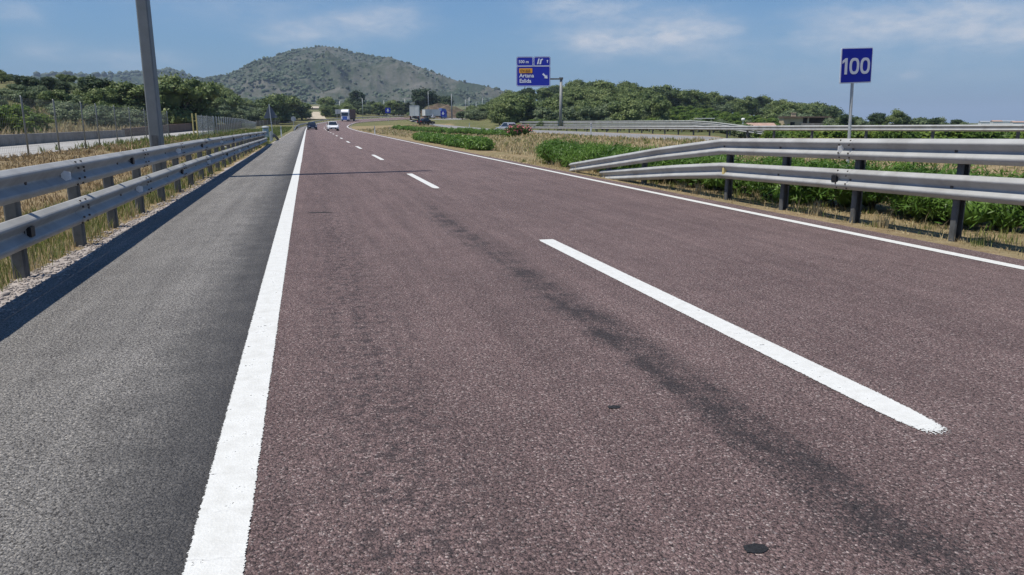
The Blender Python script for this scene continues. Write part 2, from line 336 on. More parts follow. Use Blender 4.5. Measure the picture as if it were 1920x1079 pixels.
M['black'] = simple('black_paint', (.012, .012, .014), .5, 0, .1, 8)
M['tar'] = simple('tar', (.03, .03, .032), .75, 0, .5, 60, .9, .35)
M['white'] = simple('white_plastic', (.78, .78, .75), .5, 0, .05, 6, 0, .4, (.5, .46, .4))
M['yellow'] = simple('yellow_paint', (.62, .5, .2), .6, 0, .12, 5)
M['concrete'] = simple('grey_concrete', (.24, .225, .21), .9, 0, .25, 1.3, .2, .2, (.14, .12, .1))
M['brown_wall'] = simple('brown_wall', (.15, .105, .085), .9, 0, .25, 1.3, .2, .2)
M['track'] = simple('service_tarmac', (.37, .36, .34), .9, 0, .1, .7, .1, .2)
M['far_tarmac'] = simple('far_tarmac', (.24, .235, .235), .85, 0, .12, .4, .05, .2)
M['dirt'] = simple('pale_dirt', (.46, .4, .31), .95, 0, .15, .25, .1, .1)
M['render_wall'] = simple('ochre_render', (.5, .4, .27), .9, 0, .15, .8, .05, .2, (.36, .28, .2))
M['roof_tile'] = simple('clay_tiles', (.4, .27, .21), .85, 0, .25, 3, .2)
M['cutting'] = simple('rock_cutting', (.12, .09, .066), .95, 0, .7, .45, .8, .1, (.05, .075, .03))
M['stone'] = simple('pale_stones', (.33, .29, .26), .9, 0, .35, 7, .3)
M['car_blue'] = simple('dark_blue_paint', (.012, .02, .05), .22, .3, .05, 2, 0, .6)
M['car_white'] = simple('white_paint', (.78, .79, .8), .25, 0, .03, 2, 0, .6)
M['car_black'] = simple('black_car_paint', (.012, .012, .014), .2, .2, .05, 2, 0, .6)
M['car_silver'] = simple('silver_paint', (.52, .53, .54), .28, .5, .05, 2, 0, .6)
M['glass'] = emissive_free_glass('car_glass', (.015, .02, .03))
M['lamp'] = simple('lamp_lens', (.7, .72, .74), .15, 0, .03, 10)
M['tail'] = simple('tail_lens', (.4, .015, .012), .25, 0, .05, 10)
M['rim'] = simple('wheel_rim', (.4, .4, .42), .35, .7, .05, 10)
M['trailer_brown'] = simple('brown_tarpaulin', (.12, .055, .04), .7, 0, .15, 1)
M['box_white'] = simple('box_body_white', (.62, .64, .62), .5, 0, .08, 1, 0, .4, (.45, .45, .42))
M['lorry_blue'] = simple('lorry_blue', (.05, .12, .42), .45, 0, .06, 1)
M['cabinet'] = simple('pale_blue_cabinet', (.32, .42, .47), .5, 0, .08, 4)

# ------------------------------------------------------------------ mesh helpers
class MB:
    def __init__(s): s.v = []; s.f = []; s.mi = []
    def add(s, vs, fs, mi=0):
        o = len(s.v); s.v += [tuple(map(float, q)) for q in vs]; s.f += [tuple(i + o for i in q) for q in fs]; s.mi += [mi] * len(fs); return s
    def box(s, c, d, rz=0, mi=0, bev=0):
        x, y, z = d[0] / 2, d[1] / 2, d[2] / 2; ca, sa = math.cos(rz), math.sin(rz)
        b = min(bev, x * .9, y * .9)
        ring = [(-x + b, -y), (x - b, -y), (x, -y + b), (x, y - b), (x - b, y), (-x + b, y), (-x, y - b), (-x, -y + b)] if b > 0 else [(-x, -y), (x, -y), (x, y), (-x, y)]
        n = len(ring); vs = [(c[0] + p * ca - q * sa, c[1] + p * sa + q * ca, c[2] + h) for h in (-z, z) for p, q in ring]
        fs = [tuple(range(n - 1, -1, -1)), tuple(range(n, 2 * n))] + [(i, (i + 1) % n, n + (i + 1) % n, n + i) for i in range(n)]
        return s.add(vs, fs, mi)
    def tube(s, pts, rs, n=8, mi=0, caps=True):
        pts = [Vector(p) for p in pts]
        if not hasattr(rs, '__len__'): rs = [rs] * len(pts)
        vs = []; X = None
        for i, p in enumerate(pts):
            t = (pts[min(i + 1, len(pts) - 1)] - pts[max(i - 1, 0)]).normalized()
            if X is None: X = t.orthogonal().normalized()
            X = (X - t * X.dot(t)).normalized(); Yv = t.cross(X)
            vs += [p + (X * math.cos(2 * math.pi * k / n) + Yv * math.sin(2 * math.pi * k / n)) * rs[i] for k in range(n)]
        fs = [(i * n + k, i * n + (k + 1) % n, (i + 1) * n + (k + 1) % n, (i + 1) * n + k) for i in range(len(pts) - 1) for k in range(n)]
        if caps: fs += [tuple(range(n - 1, -1, -1)), tuple(range((len(pts) - 1) * n, len(pts) * n))]
        return s.add(vs, fs, mi)
    def prism(s, poly, origin, ax, ay, az, th, mi=0):      # polygon in (ax, ay), pushed th along az, with straight sides
        o, ax, ay, az = map(Vector, (origin, ax, ay, az)); n = len(poly)
        vs = [o + ax * p + ay * q + az * h for h in (0, th) for p, q in poly]
        return s.add(vs, [tuple(range(n - 1, -1, -1)), tuple(range(n, 2 * n))] + [(i, (i + 1) % n, n + (i + 1) % n, n + i) for i in range(n)], mi)
    def ring(s, outer, inner, origin, ax, ay, az, th, mi=0):   # flat ring with depth
        o, ax, ay, az = map(Vector, (origin, ax, ay, az)); n = len(outer)
        vs = [o + ax * p + ay * q + az * h for h in (0, th) for L in (outer, inner) for p, q in L]
        fs = []
        for i in range(n):
            j = (i + 1) % n
            fs += [(2 * n + i, 2 * n + j, 3 * n + j, 3 * n + i), (i, j, 2 * n + j, 2 * n + i), (n + j, n + i, 3 * n + i, 3 * n + j), (j, i, n + i, n + j)]
        return s.add(vs, fs, mi)
    def build(s, name, mats, parent=None, smooth=False, loc=None):
        me = bpy.data.meshes.new(name); me.from_pydata(s.v, [], s.f)
        for m in (mats if isinstance(mats, (list, tuple)) else [mats]): me.materials.append(m)
        me.polygons.foreach_set('material_index', s.mi); me.update()
        o = bpy.data.objects.new(name, me); COL.objects.link(o)
        if smooth: me.shade_smooth()
        if parent: o.parent = parent
        if loc: o.location = loc
        return o
def tag(o, label=None, cat=None, group=None, kind=None):
    for k, v in (('label', label), ('category', cat), ('group', group), ('kind', kind)):
        if v: o[k] = v
    return o
def thing(name, label, cat, loc=(0, 0, 0), rz=0, group=None):
    o = bpy.data.objects.new(name, None); COL.objects.link(o); o.location = loc; o.rotation_euler = (0, 0, rz); o.empty_display_size = .3
    return tag(o, label, cat, group)
def copy_tree(o, parent=None):
    c = o.copy(); COL.objects.link(c)
    if parent: c.parent = parent
    for ch in [q for q in o.children]: copy_tree(ch, c)
    return c
def rawmesh(name, V, F4, mat, attr=None, parent=None, smooth=False):   # numpy mesh, all faces with the same number of corners
    k = F4.shape[1]; me = bpy.data.meshes.new(name)
    me.vertices.add(len(V)); me.vertices.foreach_set('co', V.astype(np.float32).ravel())
    me.loops.add(F4.size); me.loops.foreach_set('vertex_index', F4.astype(np.int32).ravel())
    me.polygons.add(len(F4)); me.polygons.foreach_set('loop_start', np.arange(0, F4.size, k, dtype=np.int32))
    if attr:
        for an, av in attr.items():
            a = me.attributes.new(an, 'FLOAT', 'POINT'); a.data.foreach_set('value', av.astype(np.float32))
    me.update(calc_edges=True); me.validate()
    if mat: me.materials.append(mat)
    if smooth: me.shade_smooth()
    o = bpy.data.objects.new(name, me); COL.objects.link(o)
    if parent: o.parent = parent
    return o

# ------------------------------------------------------------------ ground sheet
def build_ground():
    rr = [0.0]; r = 1.2
    while r < 9500: rr.append(r); r += max(.45, r * .021)
    ang = np.concatenate([np.arange(-62, 92, .45), np.arange(92, 298, 6)]); ang = np.radians(ang)
    R_ = np.array(rr[1:]); X = np.outer(R_, np.sin(ang)); Y = np.outer(R_, np.cos(ang))
    Z = terr(X, Y)
    rng = np.random.RandomState(3)
    # relief of rough ground away from the roads
    rough = np.zeros_like(Z)
    rough += .05 * np.sin(X * 1.9 + 1) * np.sin(Y * 1.3) * (X < -3.6) * (X > -8.5) * (Y < 120)
    Z = Z + rough - .004
    na = len(ang); nr = len(R_)
    V = np.concatenate([[(0, 0, -.004)], np.c_[X.ravel(), Y.ravel(), Z.ravel()]])
    i, j = np.meshgrid(np.arange(nr - 1), np.arange(na), indexing='ij'); j2 = (j + 1) % na
    F = np.stack([1 + i * na + j, 1 + i * na + j2, 1 + (i + 1) * na + j2, 1 + (i + 1) * na + j], -1).reshape(-1, 4)[:, ::-1]
    D = np.hypot(V[:, 0], V[:, 1]); ci = column(V[:, 0], V[:, 1])
    g = .12 + .0 * D
    g = np.where((V[:, 0] < -17) & (D > 60), .75, g); g = np.where(D > 190, .8, g); g = np.where((ci > 1300) & (D > 56), .85, g)
    g = np.where((V[:, 0] < 0) & (V[:, 1] > 55) & (V[:, 0] > -13) & (V[:, 1] < 260), .78, g)
    g = np.where((ci > 850) & (ci < 1010) & (D > 128), .85, g)
    g = np.where((ci > 955) & (D > np.interp(ci, [955, 985, 1100, 1320, 1480, 1920], [170, 128, 99, 64, 51, 42])), .95, g)
    g = np.where((V[:, 0] > 8) & (V[:, 0] < 32) & (D < 190) & ((ci < 955) | (D < 66)), .2, g)
    o = rawmesh('ground', V, F, M['ground'], {'green': g}, None, True); tag(o, kind='structure')
    tri = bmesh.new(); tri.from_mesh(o.data); tri.verts.ensure_lookup_table()
    c = tri.verts[0]
    for j in range(na): tri.faces.new((c, tri.verts[1 + (j + 1) % na], tri.verts[1 + j]))
    tri.to_mesh(o.data); tri.free(); o.data.update()
    return o
build_ground()

def lift(D): return .0 if D < 60 else (D - 60) * .0006
def strip(name, mat, ss, ulist, off, pos=None, edge=None, kind='structure'):
    """sheet swept along the road; ulist: offsets across; uv = metres across, metres along"""
    pos = pos or lane; V = []; UV = []; E_ = []; nu = len(ulist)
    for s_ in ss:
        for k, u in enumerate(ulist):
            uu = u(s_) if callable(u) else u
            x, y = pos(uu, s_); V.append((x, y, 0)); UV.append((uu, s_)); E_.append(edge[k] if edge else 1)
    V = np.array(V); V[:, 2] = terr(V[:, 0], V[:, 1]) + off + np.vectorize(lift)(np.hypot(V[:, 0], V[:, 1]))
    n = len(ss); i, k = np.meshgrid(np.arange(n - 1), np.arange(nu - 1), indexing='ij')
    F = np.stack([i * nu + k, i * nu + k + 1, (i + 1) * nu + k + 1, (i + 1) * nu + k], -1).reshape(-1, 4)
    o = rawmesh(name, V, F, mat, {'edge': np.array(E_, float)})
    uvl = o.data.uv_layers.new(name='UVMap'); UV = np.array(UV)
    uvl.data.foreach_set('uv', UV[F.ravel()].astype(np.float32).ravel())
    if kind: tag(o, kind=kind)
    return o
S_ALL = np.concatenate([np.arange(-24, 30, .5), np.arange(30, 110, 2), np.arange(110, 420, 3)])
def jag(a, amp, f):                 # broken edge of the surfacing
    return lambda s_: a + amp * (mnoise.noise(Vector((s_ * f, a, 3.3))) + .5 * mnoise.noise(Vector((s_ * f * 3.1, a, 8.3))))
strip('shoulder', M['grey_asphalt'], S_ALL, [jag(-2.52, .07, .6), -1.6, -.9, -.38], .006)
strip('road', M['red_asphalt'], S_ALL, [-.38, 1, 2.04, 2.83, 4.2, 5.6, 7.0, 7.3, jag(7.72, .04, .5)], .008)
gravel_strip = strip('gravel_verge', M['stone'], S_ALL[:190], [lambda s_: jag(-2.82, .12, .8)(s_) + .16 * sstep(6.5, 12, s_), jag(-2.5, .02, .6)], .003)
def line(u0, u1, s0, s1, fade=None, step=None, peak=1.0):
    w = u1 - u0; ss = np.arange(s0, s1 + .001, step or max(.25, min(2., s0 * .02)))
    if fade:
        o = strip('road_marking', M['paint'], ss, [u0 - .01, u0 + w * .2, u0 + w * .5, u1 - w * .2, u1 + .01], .013, edge=[.05, .85, 1, .85, .05])
        a = o.data.attributes['edge'].data
        for i, s_ in enumerate(ss):
            k = min(1, max(0, (s_ - s0) / fade), max(0, (s1 - s_) / .08 if True else 1))
            for q in range(5): a[i * 5 + q].value *= k * peak
        return o
    return strip('road_marking', M['paint'], ss, [u0 - .015, u0 + w * .16, u0 + w * .5, u1 - w * .16, u1 + .015], .013, edge=[.05, .8, 1, .8, .05])
line(-.485, -.29, -24, 30, step=.3); line(-.485, -.28, 30, 118, step=2); line(-.49, -.27, 118, 420, step=3)
line(7.2, 7.36, -24, 30, step=.3); line(7.2, 7.37, 30, 118, step=2); line(7.18, 7.40, 118, 420, step=3)
DASH = [(2.6, 9.25), (17.1, 22.6), (31.1, 36.6), (44.9, 50.2), (59, 64), (73, 78), (87, 92), (101, 106), (115, 120), (129, 134), (143, 148), (157, 162), (171, 176), (185, 190), (199, 204), (-10.5, -5.2)]
for s0, s1 in DASH: line(2.865 if s0 < 12 else 2.77, 3.085 if s0 < 12 else 2.95, s0, s1, fade=.6 if s0 < 30 else .5, step=.1 if s0 < 30 else .5)
# oil blots on the red surface
for (x, y, rx, ry) in ((1.47, 2.1, .045, .03), (1.51, 3.5, .035, .022), (.15, 13.07, .22, .05)):
    b = MB(); n = 90; b.add([(x + rx * math.cos(t) * (1 + .17 * mnoise.fractal(Vector((3 * math.cos(t), 3 * math.sin(t), x)), .9, 2.2, 5)), y + ry * math.sin(t) * (1 + .17 * mnoise.fractal(Vector((3 * math.cos(t), 3 * math.sin(t), x)), .9, 2.2, 5)), .0125) for t in [2 * math.pi * k / n for k in range(n)]], [tuple(range(n))])
    tag(b.build('oil_stain', M['tar']), kind='structure')

# far carriageway, service road and dirt track
def two(A, B):
    def f(u, s_):
        i = np.arange(len(A)); a = np.array([np.interp(s_, i, A[:, 0]), np.interp(s_, i, A[:, 1])]); b = np.array([np.interp(s_, i, B[:, 0]), np.interp(s_, i, B[:, 1])]); return a + (b - a) * u
    return f
strip('far_carriageway', M['far_tarmac'], np.arange(0, len(NP_) - 1, .5), [0, .25, .5, .75, 1], .012, two(NP_, FP_))
for u0, u1 in ((.1, .118), (.86, .878)): strip('far_road_marking', M['paint'], np.arange(0, len(NP_) - 1, .5), [u0, (u0 + u1) / 2, u1], .03, two(NP_, FP_), edge=[1, 1, 1])
SVA = np.array([(-8.75, -10), (-8.75, 24), (-9.0, 40), (-9.6, 60), (-10.6, 84), (-11.5, 110), (-12, 150)], float); SVB = np.array([(-13, -10), (-13, 24), (-13, 40), (-13, 60), (-13.4, 84), (-14, 110), (-14.4, 150)], float)
strip('service_road', M['track'], np.arange(0, len(SVA) - 1 + .01, .25), [0, .5, 1], .02, two(SVA, SVB))
dA = np.array([at(x, D) for x, D in ((575, 272), (578, 300), (584, 345), (586, 400))]); dB = np.array([at(x, D) for x, D in ((612, 275), (609, 300), (603, 345), (602, 400))])
strip('dirt_track', M['dirt'], np.arange(0, 3.01, .2), [0, .5, 1], .12, two(dA, dB))
fA = np.array([at(x, D) for x, D in ((555, 620), (700, 640))]); fB = np.array([at(x, D) for x, D in ((555, 720), (700, 720))])
strip('field', M['dirt'], np.arange(0, 1.01, .1), [0, .5, 1], .7, two(fA, fB))

# ------------------------------------------------------------------ mountains
def mountain(name, sky_line, D0, D1, mat, zb0, step, seed, relief, rows=90):
    xs = np.arange(sky_line[0][0], sky_line[-1][0] + .1, step); tt = np.linspace(0, 1.5, rows)
    sx_, sy_ = zip(*sky_line); V = []
    for xi in xs:
        d = azdir(xi); yc = np.interp(xi, sx_, sy_)
        Dc = D1 + 120 * mnoise.noise(Vector((xi * .012, seed, 0)))
        for t in tt:
            D = D0 + (Dc - D0) * t; p = Vector((d[0] * D, d[1] * D, 0)) * .0042
            zc = ht(yc, Dc, xi); base = zb0
            sh = (t ** 1.0 * .55 + .45 * sstep(0, 1, t)) if t <= 1 else 1 - .9 * sstep(1, 1.6, t)
            rdg = mnoise.ridged_multi_fractal(p + Vector((seed, 0, 0)), .9, 2.1, 5, 1.0, 2.0) - 1.1
            fr = mnoise.fractal(p * 5 + Vector((0, seed, 0)), .8, 2.1, 4)
            env = math.sin(math.pi * min(1, max(0, t))) if t < 1 else 0
            V.append((d[0] * D, d[1] * D, base + (zc - base) * sh + relief * (rdg * env + .11 * fr * (env + .12))))
    V = np.array(V); n, m_ = len(xs), len(tt); G = V.reshape(n, m_, 3)
    for q, xi in enumerate(xs):
        Dq = np.hypot(G[q, :, 0], G[q, :, 1]); d = pray(xi, np.interp(xi, sx_, sy_)); want = d[2] / math.hypot(d[0], d[1]); have = ((G[q, :, 2] - EYE) / Dq).max()
        G[q, :, 2] = zb0 + (G[q, :, 2] - zb0) * (want + .0006 * mnoise.noise(Vector((xi * .15, seed, 5)))) / have
    i, k = np.meshgrid(np.arange(n - 1), np.arange(m_ - 1), indexing='ij')
    F = np.stack([i * m_ + k, (i + 1) * m_ + k, (i + 1) * m_ + k + 1, i * m_ + k + 1], -1).reshape(-1, 4)
    o = rawmesh(name, V, F, mat, None, None, False); tag(o, kind='structure'); return o, V.reshape(n, m_, 3), xs
def mountain_mat(name, rock, scr, bias):
    m, nt, b = nmat(name); co = objco(nt)
    n1, n2, n3 = noise_(nt, co, .006, 7, .62), noise_(nt, co, .05, 7, .72), noise_(nt, co, .22, 4, .7)
    f = mth(nt, 'ADD', mth(nt, 'ADD', mth(nt, 'MULTIPLY', n1, .9), mth(nt, 'MULTIPLY', n2, 1.0)), mth(nt, 'MULTIPLY', n3, .35))
    c = ramp(nt, mth(nt, 'SUBTRACT', f, bias), [(.08, scr), (.22, tuple(.5 * (a + q) for a, q in zip(rock, scr))), (.42, rock), (.6, tuple(q * 1.25 for q in rock))])
    nt.links.new(c, b.inputs['Base Color']); b.inputs['Roughness'].default_value = .95; b.inputs['Specular IOR Level'].default_value = .1
    bump_(nt, b, n2, .6, 6); return m
M['mountain'] = mountain_mat('mountain_rock', (.145, .138, .118), (.042, .06, .034), .93)
M['ridge'] = mountain_mat('far_ridge_scrub', (.09, .1, .06), (.03, .055, .03), .95)
SKY1 = [(290, 215), (330, 182), (365, 160), (400, 149), (425, 146), (445, 139), (470, 125), (500, 113), (525, 107), (550, 98), (575, 92), (600, 89), (618, 88), (640, 91), (668, 99), (700, 106), (735, 108), (760, 117), (800, 132), (830, 144), (858, 155), (900, 163), (925, 169), (950, 178), (985, 195), (1040, 212)]
mt, MV, mxs = mountain('mountain', SKY1, 900, 1650, M['mountain'], 16, 2.2, 4.1, 42, 110)
SKY2 = [(-120, 150), (-40, 142), (40, 150), (90, 141), (115, 138), (150, 141), (200, 142), (250, 139), (290, 136), (318, 132), (335, 133), (355, 141), (375, 149), (430, 160), (520, 190)]
rd, RV, rxs = mountain('hills', SKY2, 1500, 2300, M['ridge'], 20, 4, 9.7, 40, 50)
# scrub on the slopes: far too many bushes to count
def scrub(name, G, xs, n, seed, rmin, rmax, wfun):
    rng = np.random.RandomState(seed); bm = bmesh.new(); bmesh.ops.create_icosphere(bm, subdivisions=1, radius=1)
    bv = np.array([v.co[:] for v in bm.verts]); bf = np.array([[v.index for v in f.verts] for f in bm.faces]); bm.free()
    Vs, Fs, T = [], [], []; o = 0
    while len(Vs) < n:
        i, k = rng.randint(0, G.shape[0]), rng.randint(0, int(G.shape[1] * .7))
        if rng.rand() > wfun(xs[i], k / (G.shape[1] / 1.5)) * (.35 + 1.6 * max(0, mnoise.fractal(Vector(G[i, k]) * .011, .8, 2, 4) + .25)): continue
        p = G[i, k] + rng.uniform(-4, 4, 3) * (1, 1, 0); r = rng.uniform(rmin, rmax)
        v = bv * rng.uniform(.72, 1.25, (len(bv), 1)) * (r, r, r * rng.uniform(.6, 1.0)) + p + (0, 0, r * .25)
        Vs.append(v); Fs.append(bf + o); o += len(bv); T.append(np.full(len(bv), rng.rand()))
    ob = rawmesh(name, np.concatenate(Vs), np.concatenate(Fs), M['scrub'], {'tint': np.concatenate(T)}); tag(ob, kind='stuff')
def wmt(x, t):
    left = 1 - sstep(470, 640, x); crest = sstep(.8, 1, t) * (.4 + .5 * sstep(650, 800, x)); return float(.18 + .75 * left * (1 - .4 * t) + crest * .6 + .35 * (1 - sstep(0, .25, t)) + .4 * sstep(830, 900, x))
scrub('scrub', MV, mxs, 12500, 5, .8, 3.6, wmt)
scrub('scrub', RV, rxs, 1500, 8, 3.5, 8.0, lambda x, t: .3 + .7 * t)
# ------------------------------------------------------------------ guardrails
WP = [(0, .155), (.016, .152), (.07, .116), (.08, .104), (.082, .093), (.078, .08), (.066, .066), (.02, .018), (.011, .006), (.011, -.006), (.02, -.018), (.066, -.058), (.078, -.068), (.082, -.08), (.08, -.094), (.07, -.11), (.016, -.15), (0, -.155)]
def beam(mb, pts, side, off=0, th=.004):
    """W section swept along pts (x, y, z); side = +1 when the traffic is to the right of the direction of travel"""
    P = [Vector(p) for p in pts]; n = len(WP); vs = []
    for i, p in enumerate(P):
        t = P[min(i + 1, len(P) - 1)] - P[max(i - 1, 0)]; t.z = 0; t.normalize(); nv = Vector((t.y, -t.x, 0)) * side
        vs += [p + nv * (d + off) + Vector((0, 0, z)) for d, z in WP] + [p + nv * (d + off - th) + Vector((0, 0, z * .975)) for d, z in WP]
    fs = []; m = 2 * n
    for i in range(len(P) - 1):
        for k in range(n - 1):
            a, b = i * m + k, (i + 1) * m + k
            fs += [(a, b, b + 1, a + 1), (a + n, a + n + 1, b + n + 1, b + n)]
        for k in (0, n - 1): a, b = i * m + k, (i + 1) * m + k; fs.append((a, a + n, b + n, b))
    for i in (0, len(P) - 1):
        for k in range(n - 1): a = i * m + k; fs.append((a, a + 1, a + n + 1, a + n))
    mb.add(vs, fs)
def along(path, s_):
    acc = 0
    for p, q in zip(path[:-1], path[1:]):
        L = math.hypot(q[0] - p[0], q[1] - p[1])
        if s_ <= acc + L or q is path[-1]:
            k = (s_ - acc) / L; return [p[i] + (q[i] - p[i]) * k for i in range(len(p))], Vector((q[0] - p[0], q[1] - p[1], 0)).normalized()
        acc += L
def plen(path): return sum(math.hypot(q[0] - p[0], q[1] - p[1]) for p, q in zip(path[:-1], path[1:]))
CPROF = [(p * .9, q) for p, q in [(-.07, -.035), (-.05, -.052), (.05, -.052), (.07, -.035), (.07, .045), (.045, .052), (.045, .044), (.062, .036), (.062, -.03), (.046, -.044), (-.046, -.044), (-.062, -.03), (-.062, .036), (-.045, .044), (-.045, .052), (-.07, .045)]]
def rail(name, label, cat, path, side, nb, posts, joints, detail=2, group=None, refl=None):
    """path: (x, y, z of upper beam[, z of lower beam]); posts, joints: distances along the path"""
    p0 = path[0]; root = thing(name, label, cat, (p0[0], p0[1], 0), 0, group); inv = Vector((-p0[0], -p0[1], 0))
    L = plen(path); ss = sorted(set([0.0, L] + [sum(math.hypot(b[0] - a[0], b[1] - a[1]) for a, b in zip(path[:i], path[1:i + 1])) for i in range(len(path))]))
    for bi in range(nb):
        mb = MB(); P = [along(path, s_)[0] for s_ in ss]
        beam(mb, [(p[0] + inv.x, p[1] + inv.y, p[2 + bi]) for p in P], side)
        if detail > 1:
            for j in joints:
                q = [along(path, s_)[0] for s_ in (j - .17, j + .17)]
                beam(mb, [(p[0] + inv.x, p[1] + inv.y, p[2 + bi]) for p in q], side, .0045)
                c, t = along(path, j); nv = Vector((t.y, -t.x, 0)) * side
                for a in (-.11, .11):
                    for h, dd in ((.128, .055), (.06, .081), (-.06, .081), (-.128, .055)):
                        o = Vector((c[0], c[1], c[2 + bi] + h)) + inv + t * a + nv * (dd + .008)
                        mb.box(o, (.022, .022, .022), math.atan2(t.y, t.x), 1, .007)
            for pz in posts:
                if 0 <= pz <= L:
                    c, t = along(path, pz); nv = Vector((t.y, -t.x, 0)) * side
                    mb.box(Vector((c[0], c[1], c[2 + bi])) + inv + nv * .013, (.05, .02, .03), math.atan2(t.y, t.x), 1, .008)
        mb.build('beam', [M['steel'], M['bolt']], root, True if detail < 2 else False)
    proto = None
    for pz in posts:
        c, t = along(path, pz); nv = Vector((t.y, -t.x, 0)) * side; g = tz(c[0], c[1]); top = c[2] + .12
        pc = Vector((c[0], c[1], 0)) + inv - nv * .13; mb = MB()
        if detail > 1: mb.prism(CPROF, (pc.x, pc.y, g - .15), nv, t * side, (0, 0, 1), top - g + .15)
        else: mb.box((pc.x, pc.y, (g - .15 + top) / 2), (.1, .12, top - g + .15), math.atan2(t.y, t.x))
        mb.build('post', M['steel_post'], root)
        if detail > 1:
            for bi in range(nb):
                mb = MB(); mb.box(pc + nv * .1 + Vector((0, 0, c[2 + bi])), (.055, .06, .2), math.atan2(t.y, t.x), 0, .012)
                mb.build('spacer', M['steel_post'], root)
    for s_, bi, kind in (refl or []):
        c, t = along(path, s_); nv = Vector((t.y, -t.x, 0)) * side
        o = Vector((c[0], c[1], c[2 + bi])) + inv + nv * .02
        mb = MB()
        if kind != 'dark': mb.prism([(0, -.066), (.1, -.04), (.1, .04), (0, .066)], o - t * .004, nv, (0, 0, 1), t, .008, 1 if kind == 'dark' else 0)
        mb.prism([(0, -.06), (.012, -.06), (.012, .06), (0, .06)], o + t * .004, nv, (0, 0, 1), t, .09, 2)
        if kind == 'dark': mb.box(o + t * .06 + nv * .022, (.11, .06, .096), math.atan2(t.y, t.x), 1)
        mb.build('reflector', [M['reflector'], M['black'], M['steel']], root)
    return root
# left of the shoulder
lp = [(-2.67, -9, .925, .475), (-2.67, 20, .925, .475), (-2.68, 40, .86, .41), (-2.72, 50, .80, .35), (-2.86, 58.6, .74, .29)]
lposts = [p + 9 for p in ([-8, -6, -4, -2, 0, 2, 4, 6.25, 8.26, 10.3, 12.0, 13.9] + [15.9 + 1.98 * i for i in range(22)])]
lj = [p + 9 for p in (-6, -2, 2, 5.95, 9.9, 13.75, 17.7, 21.7, 25.7, 29.6, 33.6, 37.6, 41.6, 45.6, 49.6, 53.6)]
rf = []
for i, j in enumerate(lj[3:]): rf += [(j + (.9 if i % 2 else .1), 0, 'dark' if i % 2 else 'white'), (j - (0 if i % 2 else 1.0), 1, 'white' if i % 2 else 'dark')]
rf = [(18.35, 0, 'white'), (21.75, 0, 'dark'), (17.05, 1, 'dark'), (22.0, 1, 'white'), (26.1, 0, 'white'), (30.0, 0, 'dark'), (26.4, 1, 'dark'), (31.0, 1, 'white'), (34.6, 0, 'white'), (39.1, 0, 'dark'), (36.2, 1, 'dark'), (41, 1, 'white'), (43.5, 0, 'white'), (48, 0, 'dark'), (46, 1, 'dark'), (53, 0, 'dark'), (57, 0, 'white'), (55, 1, 'dark'), (62, 0, 'dark')]
rail('guardrail', 'long double steel crash barrier beside the grey hard shoulder, casting a dark shadow on it', 'guardrail', lp, 1, 2, lposts, lj, 2, None, rf)
# right of the red lanes, ramped to the ground at its far end
zu = lambda y: 1.045 + .0185 * (13.3 - max(y, 5.5)); zl = lambda y: .575 + .0225 * (13.3 - max(y, 5.5))
rp = [(7.92, -9, zu(-9), zl(-9)), (7.92, 5.5, zu(5), zl(5)), (7.92, 13.35, zu(13.35), zl(13.35))]
rposts = [p + 9 for p in (-7.6, -5.7, -3.8, -1.9, 0, 1.95, 3.9, 5.85, 7.78, 9.65, 11.47, 13.3)]
rr_ = rail('guardrail', 'double steel crash barrier right of the red lanes, its far end ramping to the ground', 'guardrail', rp, -1, 2, rposts, [p + 9 for p in (-6, -2, 2, 5.9, 9.78)], 2, None,
     [(18.86, 0, 'white'), (18.9, 1, 'dark')])
for zA, zB, yB in ((zu(13.35), .1, 22.6), (zl(13.35), .02, 20.0)):
    mb = MB(); beam(mb, [(0, 22.35, zA), (0.02, 22.35 + (yB - 13.35) * .3, zA - (zA - zB) * .27), (.06, 22.35 + (yB - 13.35) * .65, zA - (zA - zB) * .64), (.12, yB + 9, zB)], -1)
    mb.build('beam', [M['steel'], M['bolt']], rr_)
for (y, h) in ((17.3, .6), (19.6, .3)):
    mb = MB(); mb.prism(CPROF, (.17, y + 9, -.15), (-1, 0, 0), (0, 1, 0), (0, 0, 1), h + .15); mb.build('post', M['steel_post'], rr_)
mb = MB(); mb.box((-.03, 22.2, zl(13.35)), (.09, .06, .12), 0); mb.build('reflector', [M['yellow']], rr_)
# beyond the far carriageway: single beam in front, double beam behind that dips to the ground
def rpt(x, D, *ys): X, Y = at(x, D); return (X, Y) + tuple(ht(y, D, x) for y in ys)
bp = [rpt(x, D, y) for x, D, y in ((978, 128, 239.6), (1040, 113, 239.9), (1108, 99, 240), (1200, 82, 240), (1310, 65, 240.4), (1400, 55, 240.6), (1480, 49.5, 240.7), (1700, 43.5, 240.6), (1920, 40.5, 240.4), (2300, 36.5, 239), (2700, 33.5, 238))]
Lb = plen(bp); rail('guardrail', 'single-beam steel barrier running level along the far carriageway in front of the orchard', 'guardrail', bp, 1, 1, [1 + 4 * i for i in range(int(Lb / 4))], [], 1)
ap = [rpt(x, D, y, y + 5.2) for x, D, y in ((975, 140, 229.6), (1100, 112, 229.3), (1200, 97, 229.2), (1295, 86, 229))] + [rpt(x, D, y, y + e) for x, D, y, e in ((1340, 80, 232, 5.6), (1400, 73.5, 239.5, 6), (1474, 67.5, 250, 6.5))]
La = plen(ap); rail('guardrail', 'distant double-beam barrier sloping down to the ground behind the level single-beam rail', 'guardrail', ap, 1, 2, [1 + 4 * i for i in range(int(La / 4))], [], 1)
